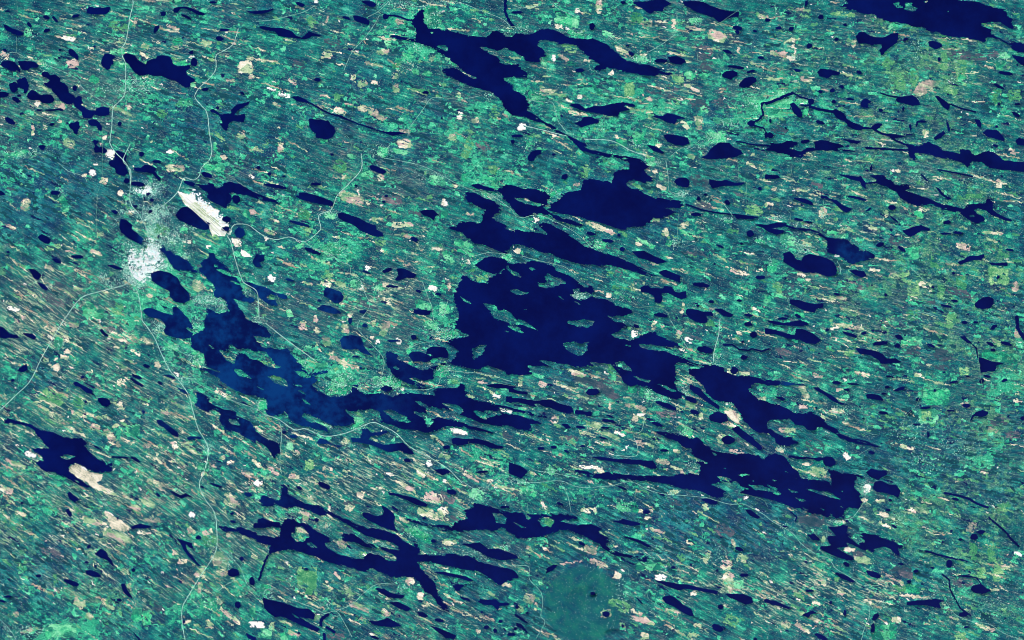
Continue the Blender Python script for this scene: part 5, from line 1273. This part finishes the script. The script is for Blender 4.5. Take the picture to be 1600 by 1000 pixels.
def where(x, y, k=0, skip=12):
    c = sorted((math.hypot(x - ax, y - ay), n, ax, ay) for ax, ay, n in ANCH)
    c = [q for q in c if q[0] > skip]
    d, n, ax, ay = c[k]
    return (DIRS[int(round(math.atan2(y - ay, x - ax) / (math.pi / 4))) % 8] + ' of ' + n), d

def shape_word(P):
    Q = np.array(P); Q = Q - Q.mean(0)
    w = np.sqrt(np.maximum(np.linalg.eigvalsh(np.cov(Q.T)), 1e-6))
    r = w[1] / w[0]
    return 'round' if r < 1.35 else 'oval' if r < 2.1 else 'long' if r < 3.6 else 'ribbon-thin'

LABELLED = []
def describe(o, x, y, start, size):
    LABELLED.append([o, x, y, start, size])

def settle_labels():
    by = {}
    for e in LABELLED:
        e.append(e[3] + ' ' + where(e[1], e[2])[0])
        by.setdefault(e[5], []).append(e)
    again = {}
    for t, es in by.items():
        if len(es) > 1:
            for e in es:
                e[5] = e[3] + ' ' + where(e[1], e[2])[0] + ', ' + where(e[1], e[2], 1)[0]
        for e in es:
            again.setdefault(e[5], []).append(e)
    for t, es in again.items():
        if len(es) == 2:
            es.sort(key=lambda e: e[1])
            if abs(es[0][1] - es[1][1]) > abs(es[0][2] - es[1][2]):
                w = ('leftmost', 'rightmost')
            else:
                es.sort(key=lambda e: e[2]); w = ('upper', 'lower')
            for e, q in zip(es, w):
                e[5] = q + ' ' + e[5]
        elif len(es) > 2:
            es.sort(key=lambda e: e[1])
            ords = ['leftmost', 'second-from-left', 'third-from-left', 'fourth-from-left', 'fifth-from-left', 'sixth-from-left']
            for i, e in enumerate(es):
                e[5] = ('rightmost' if i == len(es) - 1 else ords[min(i, 5)]) + ' ' + e[5]
    for e in LABELLED:
        words = e[5].split()
        if len(words) > 16:
            words = [w for w in words if w not in ('the',)][:16]
        e[0]['label'] = ' '.join(words)

# ------------------------------------------------------------------ water
wet = C > .06
L = np.where(wet, LAB, 0)
for _ in range(7):
    for s, ax in ((1, 0), (-1, 0), (1, 1), (-1, 1)):
        r = np.roll(L, s, ax)
        L = np.where((L == 0) & (r > 0) & (C > .004), r, L)
for _ in range(2):
    N = L.copy()
    for s, ax in ((1, 0), (-1, 0), (1, 1), (-1, 1)):
        r = np.roll(L, s, ax)
        N = np.where((N == 0) & (r > 0), r, N)
    L = N
rows = {}
for r in range(ny - 1):
    row = L[r]
    ch = np.flatnonzero(np.diff(row)) + 1
    st = np.concatenate([[0], ch]); en = np.concatenate([ch, [nx]])
    for a, b in zip(st, en):
        k = row[a]
        if k > 0:
            rows.setdefault(int(k), []).append((r, a, b))
for k, rr in rows.items():
    kind, poly, w = bodies[k - 1]
    v, f = [], []
    for r, a, b in rr:
        xa, xb = gx[a] - ST / 2, gx[min(b, nx) - 1] + ST / 2
        ya, yb = gy[r] - ST / 2, gy[r] + ST / 2
        i = len(v)
        v += [W3(xa, yb, 0), W3(xb, yb, 0), W3(xb, ya, 0), W3(xa, ya, 0)]
        f.append((i, i + 1, i + 2, i + 3))
    name = {'pond': 'pond', 'lake': 'lake', 'river': 'river'}[kind]
    o = mesh_obj(name, v, f, 4, M_WATER)
    o['kind'] = 'structure'
    P = np.array(poly)
    if kind == 'river':
        describe(o, P[:, 0].mean(), P[:, 1].mean(), 'narrow navy stream winding', 1)
    else:
        cxy = ((P[:, 0].min() + P[:, 0].max()) / 2, (P[:, 1].min() + P[:, 1].max()) / 2)
        area = abs(np.sum(P[:, 0] * np.roll(P[:, 1], -1) - P[:, 1] * np.roll(P[:, 0], -1))) / 2
        size = 'tiny' if area < 25 else 'small' if area < 90 else 'middling' if area < 400 else 'large' if area < 4000 else 'huge'
        describe(o, cxy[0], cxy[1], '%s %s navy %s' % (size, shape_word(poly), kind), area)

# ------------------------------------------------------------------ fields, clear-cuts and pits, each cut out of the land and laid on it
own = np.zeros((ny - 1, nx - 1), np.int32)
CC = (C[:-1, :-1] + C[1:, 1:] + C[1:, :-1] + C[:-1, 1:]) / 4
KCX, KCY = GX[:-1, :-1] + ST / 2, GY[:-1, :-1] + ST / 2
jx = (fbm(KCX / 5, KCY / 4, 201, 3) - .5) * 7.0
jy = (fbm(KCX / 5, KCY / 4, 211, 3) - .5) * 5.0
hole = fbm(coarse(v_grid, KCX, KCY) / 2.0, KCX / 7, 205, 2)
def claim(idx, c, fx, fy, w, h, th, sup=4.0, holes=.14):
    rr = max(w, h) / 2 * 1.25 + 3
    i0, i1 = int(max(0, (fx - rr - X0) / ST)), int(min(nx - 1, (fx + rr - X0) / ST))
    j0, j1 = int(max(0, (fy - rr - Y0) / ST)), int(min(ny - 1, (fy + rr - Y0) / ST))
    if i1 <= i0 or j1 <= j0:
        return 0
    sl = (slice(j0, j1), slice(i0, i1))
    dx, dy = KCX[sl] + jx[sl] - fx, KCY[sl] + jy[sl] - fy
    a = (dx * math.cos(th) + dy * math.sin(th)) / (w / 2 + .01)
    b = (-dx * math.sin(th) + dy * math.cos(th)) / (h / 2 + .01)
    ins = (np.abs(a) ** sup + np.abs(b) ** sup < 1) & (CC[sl] < .35) & (hole[sl] > holes)
    own[sl][ins] = idx
    return ins.sum()
F_SUP = {'c': 3, 'w': 3.5, 'b': 4.0, 'g': 6.0, 'y': 7.0, 'p': 2.2}
F_HOLE = {'c': .2, 'w': .32, 'b': .34, 'g': .33, 'y': .42, 'p': .46}
FS = 1.05
def poly_claim(idx, poly):
    for r, xa, xb in runs(poly, ST, X0, Y0, ny - 1):
        i0, i1 = int((xa - X0 + jx[r, int((xa - X0) / ST)]) / ST), int((xb - X0 + jx[r, int((xb - X0) / ST)]) / ST)
        sel = (CC[r, i0:i1] < .4) & (hole[r, i0:i1] > .12)
        own[r, i0:i1][sel] = idx
for i, (c, fx, fy, w, h, th) in enumerate(fields):
    if isinstance(th, list):
        continue
    if w * h > 1200: w, h = w * .9, h * .9
    if c == 'w': w, h = w * .84, h * .84
    claim(i + 1, c, fx, fy, w * FS, h * FS, th, F_SUP[c], F_HOLE[c])
idx_air = len(fields) + 1
for ap in aprons:
    for r, xa, xb in runs(ap, ST, X0, Y0, ny - 1):
        i0, i1 = int((xa - X0) / ST), int((xb - X0) / ST)
        sel = (CC[r, i0:i1] < .4) & (own[r, i0:i1] == 0)
        own[r, i0:i1][sel] = idx_air
for i, q in enumerate(fields):
    if isinstance(q[5], list):
        poly_claim(i + 1, q[5])
cy, cx = np.nonzero(own)
ow = own[cy, cx]
srt = np.argsort(ow, kind='stable')
cy, cx, ow = cy[srt], cx[srt], ow[srt]
cuts = np.flatnonzero(np.diff(ow)) + 1
FN = {'w': ('gravel_pit', 'bare white gravel patch', 'gravel pit'), 'b': ('clear_cut', 'pinkish beige clear-cut', 'clear-cut'),
      'g': ('meadow', 'mint-green farm field', 'field'), 'y': ('young_plantation', 'olive-yellow young plantation', 'plantation'),
      'c': ('sand_patch', 'cream-beige bare sandy patch', 'sand patch'),
      'p': ('peat_bog', 'dull purple-grey peat bog', 'bog')}
FG = {'c': 'bare cream sandy patches', 'w': 'bare gravel patches', 'b': 'clear-cuts among the forest', 'g': 'green farm fields', 'y': 'young plantations', 'p': 'peat bogs'}
for ys, xs, ks in zip(np.split(cy, cuts), np.split(cx, cuts), np.split(ow, cuts)):
    k = int(ks[0])
    if k == idx_air:
        air = grid_obj('airfield', ys, xs, M_F['a'], .05)
        air['label'] = 'pale sandy airfield stretching southeast from the white town'
        air['category'] = 'airfield'
        AIR = air
        continue
    c, fx, fy, w, h, th = fields[k - 1]
    n, lb, cat = FN[c]
    if len(ys) < 8:
        continue
    o = grid_obj(n, ys, xs, M_F[c], .06)
    o.color = (rng.random(), rng.random(), rng.random(), 1)
    o['category'] = cat
    o['group'] = FG[c]
    r = max(w, h) / min(w, h)
    sw = 'squarish' if r < 1.5 else 'oblong' if r < 3 else 'strip-like'
    sz = 'small' if w * h < 120 else 'medium' if w * h < 400 else 'large'
    describe(o, fx, fy, '%s %s %s' % (sz, sw, lb), w * h)

# ------------------------------------------------------------------ the uncountable small clearings, glades, wet hollows
sm = np.zeros((ny - 1, nx - 1), np.int8)
CLS = 7
def reg_at(nm, x, y):
    g = REG[nm]
    return g[int(min(max((y - Y0) / ST, 0), ny - 1)), int(min(max((x - X0) / ST, 0), nx - 1))]
own_keep = own
own = np.zeros_like(own_keep)
for n_, cls, nm, lmin, lmax, wmin, wmax, pw in SMALL:
    for _ in range(n_):
        x, y = rng.uniform(X0, X1), rng.uniform(Y0, Y1)
        if rng.random() > reg_at(nm, x, y) * pw + .04:
            continue
        if reg_at('dome', x, y) > .5:
            continue
        s = float(coarse(sl_grid, np.array([x]), np.array([y]))[0])
        l, w = lmin + (lmax - lmin) * rng.random() ** (1.7 if cls in (1, 5) else 2.2), wmin + (wmax - wmin) * rng.random() ** 2
        claim(cls, None, x, y, l, w, math.atan(s) + rng.gauss(0, .10), 6.0 if cls == 3 or rng.random() < .3 else 1.5, .12)
sm = np.where(own_keep > 0, 0, own)
SN = {1: 'small_clearings', 2: 'small_clearings', 3: 'small_meadows', 4: 'young_trees', 5: 'dense_forest', 6: 'boggy_ground', 7: 'bare_gravel', 8: 'forest_pools'}
for cls, m in M_SM.items():
    ys, xs = np.nonzero(sm == cls)
    if len(ys):
        o = grid_obj(SN[cls], ys, xs, m, .03)
        o['kind'] = 'stuff'
        o['label'] = SL_[cls]
own = own_keep

# ------------------------------------------------------------------ roads
RWID = {'H': 1.05, 'R': .68, 'S': .4}
def resample(pts, step=1.6):
    P = np.array(pts)
    # Catmull-Rom through the surveyed points
    Q = np.vstack([2 * P[0] - P[1], P, 2 * P[-1] - P[-2]])
    out = []
    for i in range(1, len(Q) - 2):
        p0, p1, p2, p3 = Q[i - 1], Q[i], Q[i + 1], Q[i + 2]
        n = max(2, int(np.hypot(*(p2 - p1)) / step))
        for t in np.arange(n) / n:
            out.append(.5 * (2 * p1 + (p2 - p0) * t + (2 * p0 - 5 * p1 + 4 * p2 - p3) * t ** 2 + (3 * p1 - p0 - 3 * p2 + p3) * t ** 3))
    out.append(P[-1])
    return np.array(out)
for i, (k, pts) in enumerate(roads):
    Q = resample(pts)
    Q[1:-1] += np.array([(rng.gauss(0, .12), rng.gauss(0, .12)) for _ in range(len(Q) - 2)])
    T = np.gradient(Q, axis=0)
    T /= np.maximum(np.hypot(T[:, 0], T[:, 1]), 1e-6)[:, None]
    N = np.stack([-T[:, 1], T[:, 0]], 1)
    w = RWID[k]
    zoff = .16 + .012 * (i % 24)
    v, f = [], []
    zs = [max(height(q[0], q[1]), .05) for q in Q]
    zs = [max(zs[max(0, j - 1):j + 2]) + zoff for j in range(len(Q))]
    for j in range(len(Q)):
        ww = w * .5 * (1 + .25 * math.sin(j * 1.7 + i) * (k != 'H'))
        a, b = Q[j] + N[j] * ww, Q[j] - N[j] * ww
        v += [W3(a[0], a[1], zs[j]), W3(b[0], b[1], zs[j])]
        if j:
            f.append((2 * j - 2, 2 * j, 2 * j + 1, 2 * j - 1))
    o = mesh_obj('highway' if k == 'H' else 'road' if k == 'R' else 'forest_track', v, f, 4, M_ROAD[k])
    o['kind'] = 'structure'
    mid = Q[len(Q) // 2]
    describe(o, mid[0], mid[1], {'H': 'pale broad highway', 'R': 'pale country road', 'S': 'faint gravel track'}[k], 1)

# ------------------------------------------------------------------ towns and villages
def box_mesh(name, sx, sy, h):
    v = [(-sx, -sy, -1), (sx, -sy, -1), (sx, sy, -1), (-sx, sy, -1), (-sx, -sy, h * .8), (sx, -sy, h * .8), (sx, sy, h * .8), (-sx, sy, h * .8),
         (-sx * .9, 0, h), (sx * .9, 0, h)]
    f3 = [(0, 1, 5, 4), (2, 3, 7, 6), (1, 2, 6, 5), (3, 0, 4, 7), (4, 5, 9, 8), (6, 7, 8, 9), (5, 6, 9, 9), (7, 4, 8, 8)]
    return v, f3
spots = []
for vi, (vx, vy, rx, ry, n) in enumerate(villages):
    cent = math.hypot(vx - 228, vy - 405) < 45 or math.hypot(vx - 325, vy - 330) < 40
    for _ in range(int(n * VILLN * (1.5 if cent else 1))):
        a, r = rng.uniform(0, 2 * math.pi), math.sqrt(rng.random()) * (.4 + .6 * rng.random())
        x, y = vx + rx * r * math.cos(a) * 1.05, vy + ry * r * math.sin(a) * 1.05
        x = round(x / 1.7) * 1.7 + rng.gauss(0, .25); y = round(y / 1.7) * 1.7 + rng.gauss(0, .25)
        if rng.random() > .12 and float(vnoise(np.array(x / 4.5), np.array(y / 4.5), 301)) < .42:
            continue
        if is_water(x, y) or x < -5 or x > 1605 or y < -5 or y > 1005:
            continue
        town = math.hypot((x - 228) / 28, (y - 406) / 36) < 1 or math.hypot((x - 226) / 14, (y - 297) / 7) < 1
        s = rng.uniform(.35, .75) * (1.15 if town else .85)
        spots.append((s * rng.uniform(.8, 1.4), s, x, y, town, rng.random()))
for k in range(130):      # sheds and hangars beside the runway
    t = rng.random()
    x, y = 296 + t * 50 + rng.gauss(0, 4), 305 + t * 50 + rng.gauss(0, 3)
    x += 6; y -= 4
    if not is_water(x, y):
        s = rng.uniform(.6, 1.1)
        spots.append((s * 1.4, s, x, y, True, rng.random() * .5))
spots.sort(key=lambda s: -(s[0] * s[1]) * (1.6 if s[4] else 1))
big, rest = spots[:290], spots[290:]
base_me = []
for t in range(6):
    v, f = box_mesh('building', 1.0, 1.0, 1.0)
    me = bpy.data.meshes.new('building')
    me.from_pydata(v, [], [tuple(dict.fromkeys(q)) for q in f])
    me.materials.append(M_ROOF[t % len(M_ROOF)])
    base_me.append(me)
for k, (sx, sy, x, y, town, tone) in enumerate(big):
    o = bpy.data.objects.new('building', base_me[min(5, int(tone * 6))])
    COL.objects.link(o)
    o.location = W3(x, y, height(x, y) + .05)
    o.scale = (sx, sy, .45 + .3 * tone)
    o.rotation_euler = (0, 0, rng.choice([-.35, -.35, .2, 1.2]) + rng.gauss(0, .08))
    o['category'] = 'building'
    o['group'] = 'pale-roofed buildings of the town and airfield'
    o['label'] = 'one of many tiny pale-roofed buildings crowding the white town and airfield'
v, f, tn = [], [], []
for sx, sy, x, y, town, tone in rest:
    z = height(x, y) + .05
    a = rng.choice([-.35, .2, 1.2, 0]); ca, sa = math.cos(a), math.sin(a)
    i = len(v)
    for zz in (-.5, .35 + .2 * tone):
        for qx, qy in ((-sx, -sy), (sx, -sy), (sx, sy), (-sx, sy)):
            X, Y, _ = W3(x, y, 0)
            v.append((X + qx * ca - qy * sa, Y + qx * sa + qy * ca, z + zz))
    f += [(i, i + 1, i + 5, i + 4), (i + 1, i + 2, i + 6, i + 5), (i + 2, i + 3, i + 7, i + 6), (i + 3, i, i + 4, i + 7), (i + 4, i + 5, i + 6, i + 7)]
    tn += [(.55 if town else 0) + tone * .45] * 5
oo = mesh_obj('village_houses', v, f, 4, M_HOUSE)
put_attr(oo.data, 'tone', tn, 'FLOAT', 'FACE')
oo['kind'] = 'stuff'
oo['label'] = 'scattered tiny pale houses and gardens of the town and villages'

# runways
for w, pts, lb in ((1.7, [(289, 313), (352, 368)], 'main pale runway of the airfield, longest and brightest'), (.8, [(290, 308), (356, 365)], 'narrow pale taxiway'), (.7, [(288, 316), (340, 364)], 'darker service strip')):
    Q = resample(pts)
    T = np.gradient(Q, axis=0); T /= np.hypot(T[:, 0], T[:, 1])[:, None]
    N = np.stack([-T[:, 1], T[:, 0]], 1)
    v, f = [], []
    for j in range(len(Q)):
        z = max(height(*(Q[j] + N[j] * s)) for s in (-w / 2, 0, w / 2)) + .55
        a, b = Q[j] + N[j] * w / 2, Q[j] - N[j] * w / 2
        v += [W3(a[0], a[1], z), W3(b[0], b[1], z)]
        if j:
            f.append((2 * j - 2, 2 * j, 2 * j + 1, 2 * j - 1))
    o = mesh_obj('runway' if w > 1 else 'taxiway', v, f, 4, M_RUN)
    o['label'] = lb
    o.parent = AIR

settle_labels()
print('bodies', len(bodies), 'fields', len(fields), 'roads', len(roads), 'spots', len(spots), 'tris', sum(len(o.data.loops) - 2 * len(o.data.polygons) for o in COL.objects if o.type == 'MESH'))
